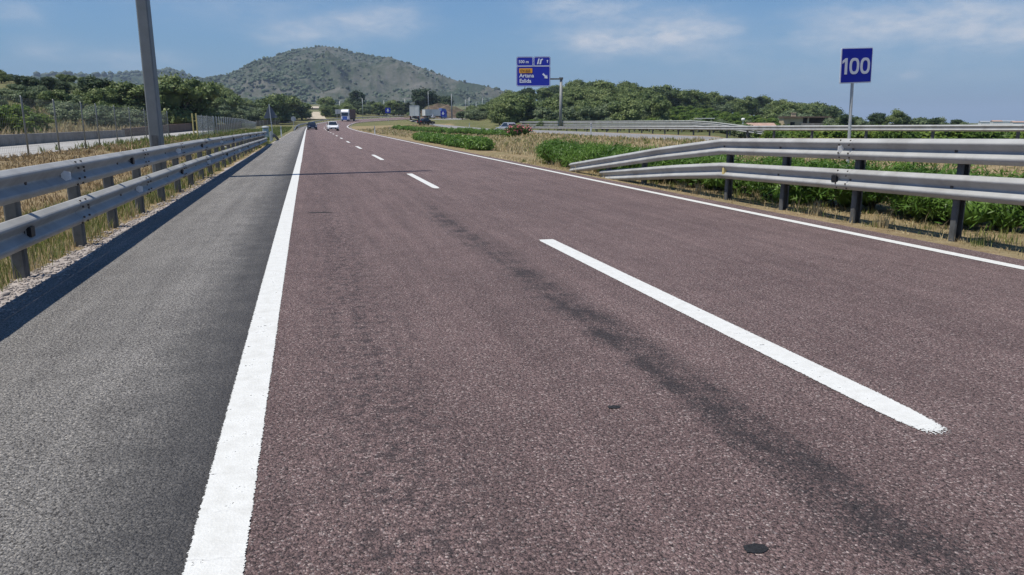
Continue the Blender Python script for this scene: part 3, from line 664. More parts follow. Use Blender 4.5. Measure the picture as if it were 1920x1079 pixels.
# outside of the bend
xp = []
for s_ in np.arange(148, 352, 5):
    x, y = lane(-2.75, s_); z = tz(x, y); k = min(1, (s_ - 148) / 11); xp.append((x, y, z + .1 + .55 * k))
Lx = plen(xp); rail('guardrail', 'steel barrier curving round the outside of the distant bend beyond the dark blue car', 'guardrail', xp, 1, 1, [4 * i for i in range(int(Lx / 4))], [], 1)
# broken rail end on the verge past the long barrier
t = thing('rail_terminal', 'short drooping barrier end with stubby posts beside the hard shoulder, past the long barrier', 'barrier end', (-2.75, 66, 0))
mb = MB(); beam(mb, [(0, 0, .42), (.05, 1.6, .46), (.1, 3.0, .40), (.2, 4.2, .2), (.32, 4.9, -.06)], 1); mb.build('beam', M['steel_post'], t)
for y, h in ((.1, .75), (1.6, .8), (3.0, .62)):
    mb = MB(); mb.prism(CPROF, (-.13, y, -.15), (1, 0, 0), (0, 1, 0), (0, 0, 1), h + .15); mb.build('post', M['steel_pale'], t)

# ------------------------------------------------------------------ posts, signs, lamp columns
def stadium(cx, cy, rx, ry, p=2.6, n=40): return [(cx + rx * math.copysign(abs(math.cos(a)) ** (2 / p), math.cos(a)), cy + ry * math.copysign(abs(math.sin(a)) ** (2 / p), math.sin(a))) for a in [2 * math.pi * k / n for k in range(n)]]
def rrect(w, h, r, n=5):
    out = []
    for sx, sy, a0 in ((1, 1, 0), (-1, 1, 90), (-1, -1, 180), (1, -1, 270)):
        out += [(sx * (w / 2 - r) + r * math.cos(rad(a0 + 90 * k / n)), sy * (h / 2 - r) + r * math.sin(rad(a0 + 90 * k / n))) for k in range(n + 1)]
    return out
# tall column behind the long barrier
px, py = -3.92, 22.4
t = thing('lamp_column', 'tall thick grey steel column leaning out of the picture behind the left barrier', 'lamp column', (px, py, tz(px, py)))
mb = MB(); rings = []
for z, a, b_ in ((.03, .145, .27), (5, .135, .25), (11, .12, .22), (17.2, .10, .18)):
    c = .03; rings += [(x, y, z) for x, y in ((-a + c, -b_), (a - c, -b_), (a, -b_ + c), (a, b_ - c), (a - c, b_), (-a + c, b_), (-a, b_ - c), (-a, -b_ + c))]
mb.add(rings, [(i * 8 + k, i * 8 + (k + 1) % 8, i * 8 + 8 + (k + 1) % 8, i * 8 + 8 + k) for i in range(3) for k in range(8)] + [tuple(range(7, -1, -1)), tuple(range(24, 32))])
mb.build('shaft', M['pole'], t)
mb = MB(); mb.box((0, 0, .02), (.5, .75, .04), 0, 0, .02)
for a in (-.2, .2):
    for b_ in (-.32, .32): mb.tube([(a, b_, .03), (a, b_, .1)], .018, 6)
mb.build('base_plate', M['steel_post'], t)
mb = MB(); mb.box((0, -.27, 1.0), (.14, .02, .34), 0); mb.build('access_door', M['steel_post'], t)
mb = MB(); mb.box((.0, .0, 17.28), (.24, .2, .2), 0, 0, .05); mb.build('cap', M['pole'], t)

def text_mesh(body, size, mat, parent, loc, rot, bold=.012, align='LEFT', name='lettering', sx=1):
    cu = bpy.data.curves.new(name, 'FONT'); cu.body = body; cu.size = size; cu.offset = bold * size; cu.extrude = .006; cu.align_x = align; cu.resolution_u = 3
    o = bpy.data.objects.new(name, cu); COL.objects.link(o)
    dg = bpy.context.evaluated_depsgraph_get(); me = bpy.data.meshes.new_from_object(o.evaluated_get(dg)); bpy.data.objects.remove(o); bpy.data.curves.remove(cu)
    me.materials.clear(); me.materials.append(mat); q = bpy.data.objects.new(name, me); COL.objects.link(q); q.parent = parent; q.location = loc; q.rotation_euler = rot; q.scale = (sx, 1, 1); return q
# speed sign
sx0, sy0 = 13.13, 16.1
t = thing('speed_sign', 'square blue sign reading 100 on a slim steel pole behind the right barrier', 'road sign', (sx0, sy0, 0))
mb = MB(); mb.box((0, .06, 1.17), (.07, .07, 2.64), 0, 0, .02); ob = mb.build('pole', M['steel_pale'], t)
W_, H_ = .9, .83; cz = 2.86
mb = MB(); mb.prism(rrect(W_, H_, .03), (.04, 0, cz), (1, 0, 0), (0, 0, 1), (0, 1, 0), .018); pnl = mb.build('panel', M['sign_white'], t)
mb = MB(); mb.prism(rrect(W_ - .045, H_ - .045, .02), (.045, -.003, cz + .004), (1, 0, 0), (0, 0, 1), (0, 1, 0), .003); mb.build('face', M['sign_blue'], pnl)
mb = MB()
for cx_ in (-.065 + .045, .245 + .045):
    mb.ring(stadium(cx_, 0, .138, .192), stadium(cx_, 0, .072, .128), (0, -.006, cz - .01), (1, 0, 0), (0, 0, 1), (0, 1, 0), .004)
x1 = -.325 + .045
mb.prism([(x1 + .06, -.19), (x1 + .06, .19), (x1 - .0, .19), (x1 - .085, .125), (x1 - .085, .06), (x1 - .012, .105), (x1 - .012, -.19)], (0, -.006, cz - .01), (1, 0, 0), (0, 0, 1), (0, 1, 0), .004)
mb.build('lettering', M['sign_white'], pnl)
mb = MB(); mb.box((0, .03, cz + .2), (.2, .03, .04), 0); mb.box((0, .03, cz - .2), (.2, .03, .04), 0); mb.build('bracket', M['steel_pale'], t)
for o in [q for q in t.children]: pass
t.rotation_euler = (0, rad(-2.6), 0)
# direction sign on a bracket arm
D = 120; gx, gy = at(1051, D); g0 = tz(gx, gy); k = D / FPX
t = thing('direction_sign', 'large blue motorway exit sign for Artana and Eslida on a single post with arm', 'road sign', (gx, gy, g0), -rad(19))
zt = lambda y: ht(y, D, 1000) - g0; xo = lambda x: (x - 1051) * k * 1.0
mb = MB(); mb.tube([(0, .2, -.2), (0, .2, zt(149))], [.26, .21], 14); mb.build('post', M['steel_mid'], t, True)
mb = MB(); mb.box((xo(1012), .12, zt(148.5)), (-xo(970) * .98, .2, .22), 0); mb.box((xo(1051), .2, zt(147.5)), (.62, .62, .3), 0, 0, .1); mb.box((xo(1005), .12, zt(118)), (xo(1031) - xo(996), .16, .16)); mb.build('arm', M['steel_post'], t)
def panel(x0, x1, y0, y1):
    w, h = (x1 - x0) * k, (y1 - y0) * k; c = ((xo(x0) + xo(x1)) / 2, 0, (zt(y0) + zt(y1)) / 2)
    mb = MB(); mb.prism(rrect(w, h, .28), c, (1, 0, 0), (0, 0, 1), (0, 1, 0), .1); p = mb.build('panel', M['sign_blue'], t)
    mb = MB(); mb.ring(rrect(w - .1, h - .1, .24), rrect(w - .22, h - .22, .2), (c[0], -.02, c[2]), (1, 0, 0), (0, 0, 1), (0, 1, 0), .018); mb.build('border', M['sign_white'], p); return p
pa, pb, pc_ = panel(970, 1000.5, 107, 124), panel(1001, 1031.5, 107, 124), panel(970, 1031.5, 125, 161)
R90 = (rad(90), 0, 0)
text_mesh('500 m', .62, M['sign_white'], pa, (xo(974), -.03, zt(118.6)), R90, .02)
text_mesh('CV-223', .5, M['black'], pc_, (xo(977), -.09, zt(135.2)), R90, .012)
mb = MB(); mb.prism(rrect(2.05, .72, .08), (xo(987), -.06, zt(132.9)), (1, 0, 0), (0, 0, 1), (0, 1, 0), .04); mb.build('road_number_plate', M['sign_orange'], pc_)
text_mesh('Artana', .82, M['sign_white'], pc_, (xo(975.5), -.03, zt(145.3)), R90, .02)
text_mesh('Eslida', .82, M['sign_white'], pc_, (xo(975.5), -.03, zt(155.4)), R90, .02)
mb = MB(); ax_, az_ = Vector((.72, 0, -.69)), Vector((.69, 0, .72))
mb.prism([(-.55, -.13), (.05, -.13), (.05, -.34), (.5, 0), (.05, .34), (.05, .13), (-.55, .13)], (xo(1022.5), -.03, zt(143.5)), ax_, az_, (0, 1, 0), .02); mb.build('arrow', M['sign_white'], pc_)
mb = MB(); mb.prism([(-.42, -.42), (-.2, -.42), (.0, .42), (-.2, .42)], (xo(1012), -.03, zt(115.5)), (1, 0, 0), (0, 0, 1), (0, 1, 0), .02)
mb.prism([(-.05, -.42), (.22, -.42), (.3, .1), (.55, .32), (.45, .42), (.12, .3)], (xo(1012), -.03, zt(115.5)), (1, 0, 0), (0, 0, 1), (0, 1, 0), .02); mb.build('pictogram', M['sign_white'], pb)
mb = MB(); mb.prism([(-.05, -.22), (.05, -.22), (.05, .05), (.16, .05), (0, .24), (-.16, .05), (-.05, .05)], (xo(1026), -.03, zt(115.5)), (1, 0, 0), (0, 0, 1), (0, 1, 0), .02); mb.build('arrow', M['sign_white'], pb)

def delineator(x, y, label, h=1.05, cat='marker post'):
    t = thing('delineator_post', label, cat, (x, y, tz(x, y)))
    mb = MB(); mb.prism([(-.06, -.03), (.06, -.03), (.045, .04), (-.045, .04)], (0, 0, -.1), (1, 0, 0), (0, 1, 0), (0, 0, 1), h + .1); mb.build('post', M['white'], t)
    mb = MB(); mb.box((0, -.033, h - .2), (.1, .01, .2)); b_ = mb.build('black_band', M['black'], t)
    mb = MB(); mb.box((0, -.041, h - .2), (.05, .008, .13)); mb.build('reflector', M['reflector'], b_)
    return t
delineator(*at(1108, 66), 'white marker post with dark band standing at the near edge of the far carriageway', 1.12)
delineator(*at(702, 98), 'white marker post in the dry grass on the inside of the bend', 1.1)
delineator(*at(526, 84), 'white marker post beside the drooping barrier end on the left verge', 1.15)
delineator(*at(658, 165), 'small white marker post on the grass tip below the white lorry', 1.05)
delineator(*at(560, 172), 'tiny white marker post by the start of the curving barrier', 1.0)
delineator(*at(880, 150), 'thin white marker post by the white edge line behind the long hedge', 1.0)
# backs of signs on the left verge
X, Y = at(510, 88); t = thing('warning_sign', 'dark back of a triangular warning sign on a pale pole past the left barrier', 'road sign', (X, Y, tz(X, Y)), 0)
mb = MB(); mb.box((0, 0, 1.7), (.09, .06, 3.6), 0, 0, .02); mb.build('pole', M['steel_pale'], t)
mb = MB(); mb.prism([(-.74, 0), (-.66, -.07), (.66, -.07), (.74, 0), (.06, 1.3), (-.06, 1.3)], (0, .05, 2.05), (1, 0, 0), (0, 0, 1), (0, 1, 0), .02); mb.build('panel', M['sign_back'], t)
t.rotation_euler = (0, rad(-3), 0)
X, Y = at(550.5, 150); t = thing('road_sign', 'pale round back of a sign on a thin pole where the curving barrier starts', 'road sign', (X, Y, tz(X, Y)), 0)
mb = MB(); mb.box((0, 0, 1.3), (.08, .06, 2.8), 0, 0, .02); mb.build('pole', M['steel_pale'], t)
mb = MB(); mb.prism(stadium(0, 0, .47, .47, 2, 24), (0, .05, 2.2), (1, 0, 0), (0, 0, 1), (0, 1, 0), .02); mb.build('panel', M['sign_back_pale'], t)
X, Y = at(636.5, 262); t = thing('road_sign', 'pale rectangular back of a wide sign on two legs beside the white lorry', 'road sign', (X, Y, tz(X, Y)), -rad(12))
for a in (-.7, .7): mb = MB(); mb.box((a, 0, 1.7), (.1, .08, 3.6)); mb.build('leg', M['steel_pale'], t)
mb = MB(); mb.prism(rrect(2.5, 1.5, .1), (0, .06, 3.0), (1, 0, 0), (0, 0, 1), (0, 1, 0), .03); mb.build('panel', M['sign_back_pale'], t)
def keep_sign(x, D, yt, yb, label, w):
    X, Y = at(x, D); g = tz(X, Y); t = thing('arrow_sign', label, 'road sign', (X, Y, g), -rad(8)); z0, z1 = ht(yb, D, x) - g, ht(yt, D, x) - g; h = z1 - z0
    mb = MB(); mb.box((0, .06, z1 / 2 - .1), (.1, .08, z1 + .1)); mb.build('pole', M['steel_pale'], t)
    mb = MB(); mb.prism(rrect(w, h, .12), (0, 0, (z0 + z1) / 2), (1, 0, 0), (0, 0, 1), (0, 1, 0), .03); p = mb.build('panel', M['sign_blue'], t)
    mb = MB(); a = h * .3; mb.prism([(-.13 * h, a), (.13 * h, a), (.13 * h, -.02 * h), (.3 * h, -.02 * h), (0, -a), (-.3 * h, -.02 * h), (-.13 * h, -.02 * h)], (0, -.02, (z0 + z1) / 2), (1, 0, 0), (0, 0, 1), (0, 1, 0), .02); mb.build('arrow', M['sign_white'], p)
keep_sign(728, 245, 202.5, 212.5, 'blue arrow sign on a pole at the tip of the grass island on the bend', 1.65)
keep_sign(831, 262, 208, 218, 'blue arrow sign in front of the white and blue lorry', 1.7)
# roadside cabinet, post pair and pipe on the left
X, Y = at(497, 76); t = thing('roadside_cabinet', 'pale blue roadside cabinet with a domed lid behind the end of the long barrier', 'cabinet', (X, Y, tz(X, Y)))
mb = MB(); mb.box((0, 0, .5), (.52, .45, 1.05), 0, 0, .05); b_ = mb.build('body', M['cabinet'], t); mb = MB(); mb.tube([(0, 0, 1.0), (0, 0, 1.06), (0, 0, 1.14), (0, 0, 1.2)], [.32, .36, .32, .12], 12); mb.build('lid', M['sign_back_pale'], t); mb = MB(); mb.box((0, -.235, .55), (.36, .015, .7)); d_ = mb.build('door', M['cabinet'], t); mb = MB(); mb.box((.13, -.25, .55), (.03, .02, .12)); mb.build('handle', M['steel_post'], d_)
X, Y = at(365, 60); t = thing('gate_post', 'pair of yellow posts with a cross bar beside the service road fence', 'gate post', (X, Y, tz(X, Y)))
for a in (-.12, .14): mb = MB(); mb.box((a, 0, .85), (.09, .09, 1.75), 0, 0, .02); mb.build('post', M['yellow'], t)
mb = MB(); mb.box((.01, 0, 1.2), (.17, .05, .06)); mb.box((.01, 0, .5), (.17, .05, .06)); mb.build('cross_bar', M['yellow'], t)
pts = [rpt(x, D, y)[:2] for x, D, y in ((375, 56, 258), (392, 54, 259), (410, 50, 260), (424, 47, 262))]
mb = MB(); mb.tube([(x, y, tz(x, y) + .07) for x, y in pts], .055, 8); tag(mb.build('pipe', M['steel_pale'], None, True), 'pale pipe lying on the grass bank by the yellow posts', 'pipe')

# fences and wall along the service road
FP = [(-8.35, 17), (-8.35, 26.6), (-8.55, 30.4), (-8.5, 33.6), (-8.7, 36.6), (-8.9, 40.8), (-9.1, 45), (-9.2, 49.5), (-9.3, 54), (-9.4, 58.5)]
def fence(name, label, FP, h, group=None, step=.14, mat='wire', post='wire'):
    t = thing(name, label, 'fence', (FP[0][0], FP[0][1], 0)); ox, oy = FP[0]; mb = MB()
    for (x, y) in FP:
        b_ = MB(); z = tz(x, y); b_.tube([(x - ox, y - oy, z - .1), (x - ox, y - oy, z + h), (x - ox - .02, y - oy, z + h + .06)], [.028, .028, .015], 8); b_.build('post', M[post], t, True)
    w = .0026
    for (a, b_) in zip(FP[:-1], FP[1:]):
        L = math.hypot(b_[0] - a[0], b_[1] - a[1]); za, zb = tz(*a), tz(*b_)
        for i in range(int(h / step) + 1):
            q = .05 + i * step
            mb.tube([(a[0] - ox, a[1] - oy, za + q), (b_[0] - ox, b_[1] - oy, zb + q)], w, 3, 0, False)
        for i in range(1, int(L / step)):
            k = i * step / L; x, y, z = a[0] + (b_[0] - a[0]) * k - ox, a[1] + (b_[1] - a[1]) * k - oy, za + (zb - za) * k
            mb.tube([(x, y, z + .04), (x, y, z + h)], w, 3, 0, False)
    mb.build('wire_mesh', M[mat], t); return t
fence('wire_fence', 'wire mesh fence on slim, widely spaced posts along the bank before the service road', FP, 1.8)
F2 = [at(369, 62), at(379, 65), at(389, 68), at(400, 71)]
fence('mesh_gate', 'dense pale mesh fence panel right after the yellow posts', F2, 1.6, None, .085, 'steel_pale')
F3 = [at(401, 71.3)] + [(at(401, 71.3)[0] - .02 * i * 2.6, at(401, 71.3)[1] + i * 2.6) for i in range(1, 34)] + [(-11.6, 162), (-11.4, 168), (-11, 174), (-10.6, 180), (-10.2, 186), (-9.8, 192), (-9.2, 199), (-8.6, 206), (-7.8, 213), (-7, 220), (-5.8, 228), (-4.6, 236), (-3.2, 244), (-1.6, 252)]
fence('wire_fence', 'long distant fence of closely set posts in front of the brown wall', F3, 1.55, None, .2, 'wire', 'steel_pale')
def lowwall(label, pts, h, th, mat, z0=-.2, cat='wall'):
    mb = MB(); n = len(pts)
    vs = []
    for i, (x, y) in enumerate(pts):
        a, b_ = Vector(pts[max(i - 1, 0)]), Vector(pts[min(i + 1, n - 1)]); d = (b_ - a).normalized(); nx, ny = d.y, -d.x; g = tz(x, y)
        hh = h[i] if hasattr(h, '__len__') else h
        vs += [(x + nx * th / 2, y + ny * th / 2, g + z0), (x + nx * th / 2, y + ny * th / 2, g + hh), (x - nx * th / 2, y - ny * th / 2, g + hh), (x - nx * th / 2, y - ny * th / 2, g + z0)]
    fs = [(4 * i + k, 4 * i + (k + 1) % 4, 4 * i + 4 + (k + 1) % 4, 4 * i + 4 + k) for i in range(n - 1) for k in range(4)] + [(3, 2, 1, 0), tuple(range(4 * n - 4, 4 * n))]
    mb.add(vs, fs); return tag(mb.build('low_wall', M[mat]), label, cat)
lowwall('low grey concrete wall on the far side of the service road', [(-13.2, 14), (-13.2, 30), (-13.2, 45), (-13.2, 56), (-13.3, 63)], .52, .25, 'concrete')
lowwall('low brown wall further along the service road behind the fences', [(-13.3, 63.2), (-13.4, 75), (-13.6, 90), (-14.2, 110), (-14.6, 130), (-14.8, 160), (-14.2, 185), (-12.6, 205), (-10, 225), (-7, 240), (-3.6, 254)], [.6, .75, .9, 1.0, 1.0, 1.1, 1.2, 1.2, 1.2, 1.2, 1.2], .25, 'brown_wall')

# lamp posts of the junction, one frame copied along the road
def lamp_post(h=8.5):
    t = thing('street_lamp', 'slim pale street lamp standing along the distant junction', 'street lamp', (0, 0, 0), 0, 'street lamps at the distant junction')
    mb = MB(); mb.tube([(0, 0, -.1), (0, 0, h * .6), (0, 0, h)], [.12, .09, .06], 7); mb.build('shaft', M['steel_pale'], t, True)
    mb = MB(); mb.tube([(0, 0, h), (.5, 0, h + .22), (1.3, 0, h + .3)], .05, 6); mb.build('arm', M['steel_pale'], t)
    mb = MB(); mb.box((1.45, 0, h + .28), (.7, .28, .14), 0, 0, .06); mb.build('lantern', M['sign_back_pale'], t); return t
lamp0 = None
for x, D, yt, rz in ((638.5, 300, 189, 0), (681, 300, 184, 2.4), (721, 330, 188, .4), (760, 330, 185, 2.8), (804, 300, 170, .3), (823, 330, 186, .6), (880, 310, 182, .2), (905, 330, 183, .9), (929, 300, 184, 2.2), (873, 360, 186, .5), (893, 380, 191, .4)):
    o = lamp_post() if lamp0 is None else copy_tree(lamp0); lamp0 = lamp0 or o
    X, Y = at(x, D); g = tz(X, Y); o.location = (X, Y, g); o.rotation_euler = (0, 0, rz); o.scale = (1, 1, max(.5, (ht(yt, D, x) - g) / 8.8))
X, Y = at(847.5, 290); g = tz(X, Y); t = thing('pylon', 'thick dark pole standing in front of the rock cutting', 'pole', (X, Y, g))
mb = MB(); mb.tube([(0, 0, -.2), (0, 0, ht(176, 290, 847) - g)], [.3, .17], 9); mb.build('shaft', M['pole'], t, True); mb = MB(); mb.box((0, 0, ht(178, 290, 847) - g), (1.2, .12, .12)); mb.build('cross_arm', M['pole'], t)
X, Y = at(1393, 120); g = tz(X, Y); t = thing('yard_lamp', 'short white post with a round head in front of the orchard terraces', 'lamp', (X, Y, g)); zz = ht(227, 120, 1393) - g
mb = MB(); mb.tube([(0, 0, -.1), (0, 0, zz)], .07, 8); mb.build('shaft', M['white'], t); mb = MB(); mb.tube([(0, 0, zz - .1), (0, 0, zz + .1), (0, 0, zz + .35), (0, 0, zz + .42)], [.1, .28, .26, .08], 10); mb.build('lamp_head', M['white'], t, True)
# ------------------------------------------------------------------ trees, bushes and hedges
def ico(sub):
    bm = bmesh.new(); bmesh.ops.create_icosphere(bm, subdivisions=sub, radius=1)
    v = np.array([q.co[:] for q in bm.verts]); f = np.array([[q.index for q in p.verts] for p in bm.faces]); bm.free(); return v, f
ICO1, ICO2 = ico(1), ico(2)
def leafy(lumps, n_each, leaf, rng, aspect=1.6, up=.0, core=.8, spread=.5, ltint=None):
    """lumps: rows (x, y, z, rx, ry, rz). Leaf clumps over every lump, plus a dim ragged core that stops see-through"""
    Vs, Fs, T = [], [], []; o = 0
    for li, L in enumerate(lumps):
        c, r = L[:3], L[3:6]; n = n_each
        p = rng.normal(size=(n, 3)); p /= np.linalg.norm(p, axis=1, keepdims=True)
        p[:, 2] = np.where(p[:, 2] < -.35, -p[:, 2] * .6, p[:, 2]); rr = rng.uniform(.7, 1.2, (n, 1)) + (rng.rand(n, 1) < .12) * .22
        pos = c + p * r * rr
        nn = p * .8 + rng.normal(size=(n, 3)) * spread; nn[:, 2] += .25; nn /= np.linalg.norm(nn, axis=1, keepdims=True)
        a = rng.normal(size=(n, 3)); a[:, 2] += up; a -= nn * (a * nn).sum(1, keepdims=True); a /= np.linalg.norm(a, axis=1, keepdims=True); b = np.cross(nn, a)
        s = leaf * rng.uniform(.55, 1.35, (n, 1))
        q = np.stack([pos - a * s * .5, pos + b * s * .5 / aspect + a * s * .05, pos + a * s * .6, pos - b * s * .5 / aspect], 1).reshape(-1, 3)
        k = np.arange(n) * 4 + o; Vs.append(q); Fs.append(np.concatenate([np.stack([k, k + 1, k + 2], 1), np.stack([k, k + 2, k + 3], 1)])); o += 4 * n
        lt = rng.uniform(.15, .85) if ltint is None else ltint[li]
        T.append(np.repeat(np.clip(lt + rng.uniform(-.2, .2, n), 0, 1), 4))
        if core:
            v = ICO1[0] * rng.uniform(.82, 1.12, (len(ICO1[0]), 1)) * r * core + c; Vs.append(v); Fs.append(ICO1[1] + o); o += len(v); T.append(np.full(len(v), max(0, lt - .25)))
    return np.concatenate(Vs), np.concatenate(Fs), np.concatenate(T)
def crown_lumps(rng, R, H, z0, n, flat=1.0, lr=(.3, .46)):
    out = []
    for i in range(n):
        a = rng.uniform(0, 2 * math.pi); h = rng.uniform(-.85, 1); w = math.sqrt(max(.05, 1 - h * h)) * (1 if h > -.2 else .85)
        rad_ = R * w * rng.uniform(.35, .8); r = R * rng.uniform(*lr)
        out.append((math.cos(a) * rad_, math.sin(a) * rad_, z0 + H / 2 + h * H * .36, r, r, r * flat * rng.uniform(.75, 1)))
    for i in range(6):
        a = i * 1.05 + rng.uniform(-.3, .3); r = R * rng.uniform(.32, .42); out.append((math.cos(a) * R * .5, math.sin(a) * R * .5, z0 + r * .55 + rng.uniform(0, .25), r, r, r * .8))
    out.append((0, 0, z0 + H * .5, R * .55, R * .55, H * .33)); return np.array(out)
def make_tree(kind, seed, R, H, z0, n, mat, leaf, n_each=150, flat=.85, bush=False):
    """a thing 'kind' of unit proportions: crown H tall above z0, radius R; trunk and limbs below"""
    rng = np.random.RandomState(seed); t = thing(kind, None, None, (0, 0, 0))
    lumps = crown_lumps(rng, R, H, z0, n, flat); V, F, T = leafy(lumps, n_each, leaf, rng)
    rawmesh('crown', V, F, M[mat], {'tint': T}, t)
    mb = MB(); tr = .05 * H if not bush else .03 * H; lean = rng.uniform(-.06, .06, 2) * H
    mb.tube([(0, 0, -.4), (lean[0] * .3, lean[1] * .3, z0 * .6), (lean[0], lean[1], z0 + H * .55)], [tr * 1.4, tr, tr * .35], 7)
    for i in range(4):
        L = lumps[rng.randint(len(lumps))]; mb.tube([(lean[0] * .4, lean[1] * .4, z0 * .7), (L[0] * .5, L[1] * .5, (z0 + L[2]) * .5), (L[0], L[1], L[2])], [tr * .6, tr * .4, tr * .15], 5)
    mb.build('trunk', M['bark'], t, True); return t
PROTO = {}
def proto(key):
    d = dict(pine=[('pine_tree', 11, 2.5, 4.3, .35, 18, 'pine', .31), ('pine_tree', 12, 2.3, 4.6, .4, 17, 'pine', .3), ('pine_tree', 13, 2.8, 4.0, .5, 20, 'pine', .32)],
             dark=[('pine_tree', 21, 2.4, 4.4, .5, 18, 'dark_pine', .3), ('pine_tree', 22, 2.1, 4.8, .6, 17, 'dark_pine', .3)],
             olive=[('olive_bush', 31, 2.4, 2.9, .35, 15, 'olive', .3), ('olive_bush', 32, 2.0, 2.5, .3, 13, 'olive', .28)],
             citrus=[('orange_tree', 41, 1.5, 2.1, .25, 13, 'citrus', .22), ('orange_tree', 42, 1.6, 1.9, .25, 12, 'citrus', .22)])[key]
    if key not in PROTO: PROTO[key] = [[d_, None] for d_ in d]
    return PROTO[key]
trng = np.random.RandomState(77)
def plant(key, x, y, h, label, cat, group=None, wide=1.0, name=None):
    P = proto(key); e = P[trng.randint(len(P))]; d_ = e[0]
    if e[1] is None: e[1] = make_tree(*d_); o = e[1]
    else: o = copy_tree(e[1])
    nat = d_[3] + d_[4] - .1; k = h / nat
    o.location = (x, y, tz(x, y)); o.rotation_euler = (0, 0, trng.uniform(0, 6.28)); o.scale = (k * wide, k * wide, k)
    for q in ('group',):
        if q in o: del o[q]
    return tag(o, label, cat, group)
def plant_px(key, x, D, ytop, label, cat, group=None, wide=1.0):
    X, Y = at(x, D); return plant(key, X, Y, max(1.2, ht(ytop, D, x) - tz(X, Y)), label, cat, group, wide)
# trees one can tell apart on the left hill
plant_px('dark', 186, 108, 139, 'broad dark green pine standing highest on the left hill', 'tree', None, 1.15)
plant_px('pine', 140, 165, 141, 'small lone pine breaking the skyline of the left hill', 'tree')
plant_px('pine', 245, 106, 155, 'wide rounded pine just left of the tall lamp column', 'tree', None, 1.2)
plant_px('pine', 325, 106, 141, 'large rounded pine just right of the tall lamp column', 'tree', None, 1.1)
plant_px('pine', 371, 110, 149, 'pine with a narrow top, second right of the lamp column', 'tree', None, .9)
plant_px('dark', 342, 110, 172, 'dark spreading tree below the two pines right of the lamp column', 'tree', None, 1.3)
plant_px('dark', 57, 100, 172, 'dark conical tree low on the left hill above the second fence post', 'tree', None, .8)
plant_px('citrus', 18, 56, 203, 'bright green rounded bush at the left edge behind the fence', 'bush', None, 1.25)
plant_px('citrus', 58, 66, 212, 'dark green round bush behind the first fence post', 'bush', None, 1.2)
plant_px('dark', 672, 335, 168, 'tall dark tree rising behind the white lorry on the bend', 'tree', None, 1.0)
plant_px('dark', 797, 318, 164, 'dark tree standing on top of the rock cutting', 'tree', None, .9)
plant_px('dark', 830, 322, 178, 'lower dark tree at the right shoulder of the rock cutting', 'tree', None, 1.1)
# the wooded left hill
def clear(x, D):                    # keeps the trees behind the wall and the service road
    X, Y = at(x, D); return X < (-17.8 if Y < 175 else float(np.interp(Y, (175, 205, 225, 240, 254, 320), (-17.8, -15.5, -13, -10, -6.5, 4))))
def fill(n, xr, Dr, keys, hr, label, cat, group, ok=lambda x, D: True, wide=(.9, 1.25), seed=1, gap=2.2):
    r = np.random.RandomState(seed); got = []; tries = 0
    while len(got) < n and tries < n * 60:
        tries += 1; x = r.uniform(*xr); D = math.sqrt(r.uniform(Dr[0] ** 2, Dr[1] ** 2)); X, Y = at(x, D)
        if not ok(x, D) or any((X - a) ** 2 + (Y - b) ** 2 < gap * gap for a, b in got): continue
        got.append((X, Y)); key = keys[r.randint(len(keys))] if not isinstance(label, dict) else None
        if isinstance(label, dict): key = keys[r.randint(len(keys))]; lb, ct, gp = label[key]
        else: lb, ct, gp = label, cat, group
        plant(key, X, Y, r.uniform(*hr) * (1 if key in ('pine', 'dark') else .62), lb, ct, gp, r.uniform(*wide))
LH = dict(pine=('round green pine among the trees covering the left hill', 'tree', 'pines covering the left hill'), dark=('dark pine in the wood that covers the left hill', 'tree', 'dark pines on the left hill'), olive=('grey green bush in the scrub on the left hill', 'bush', 'grey green bushes on the left hill'))
fill(52, (-160, 420), (104, 155), ['pine', 'olive', 'olive', 'olive', 'dark', 'olive'], (2.0, 3.3), LH, None, None, seed=2, gap=3.0)
fill(62, (-160, 470), (150, 225), ['pine', 'olive', 'olive', 'dark', 'olive'], (1.5, 2.7), LH, None, None, lambda x, D: not (40 < x < 180 and D > 168 and (x * 7 + D) % 3 < 1.6), seed=3, gap=3.4)
fill(40, (110, 480), (84, 112), ['olive', 'olive', 'pine'], (2.2, 3.4), LH, None, None, clear, seed=4, gap=3.0)
CT = dict(pine=('rounded green tree in the belt left of the dirt track', 'tree', 'trees left of the dirt track'), olive=('grey green tree in the belt left of the dirt track', 'tree', 'grey green trees left of the dirt track'), citrus=('bright green tree in the belt left of the dirt track', 'tree', 'bright green trees left of the dirt track'), dark=('dark tree in the belt left of the dirt track', 'tree', 'dark trees left of the dirt track'))
fill(48, (392, 570), (150, 300), ['pine', 'olive', 'pine', 'citrus'], (4.0, 6.6), CT, None, None, clear, seed=5, gap=4.0)
fill(26, (395, 535), (112, 150), ['citrus', 'pine', 'citrus'], (3.0, 4.4), CT, None, None, clear, seed=6, gap=3.2)
for x, D, yt in ((552, 262, 182), (566, 270, 193), (535, 240, 178), (520, 225, 178), (574, 278, 205)): plant_px('pine' if x != 552 else 'dark', x, D, yt, CT['pine' if x != 552 else 'dark'][0], 'tree', CT['pine' if x != 552 else 'dark'][2], 1.15)
MT = dict(pine=('green tree in the belt between dirt track and rock cutting', 'tree', 'trees behind the bend'), olive=('grey green tree in the belt between dirt track and rock cutting', 'tree', 'grey green trees behind the bend'), dark=('dark tree in the belt between dirt track and rock cutting', 'tree', 'dark trees behind the bend'))
fill(60, (606, 805), (322, 410), ['pine', 'olive', 'pine', 'dark', 'olive'], (4.2, 7.5), MT, None, None, lambda x, D: x > 612, seed=7, gap=4.5)
fill(14, (610, 660), (292, 318), ['pine', 'pine', 'olive'], (3.5, 5.2), MT, None, None, seed=17, gap=3.4)
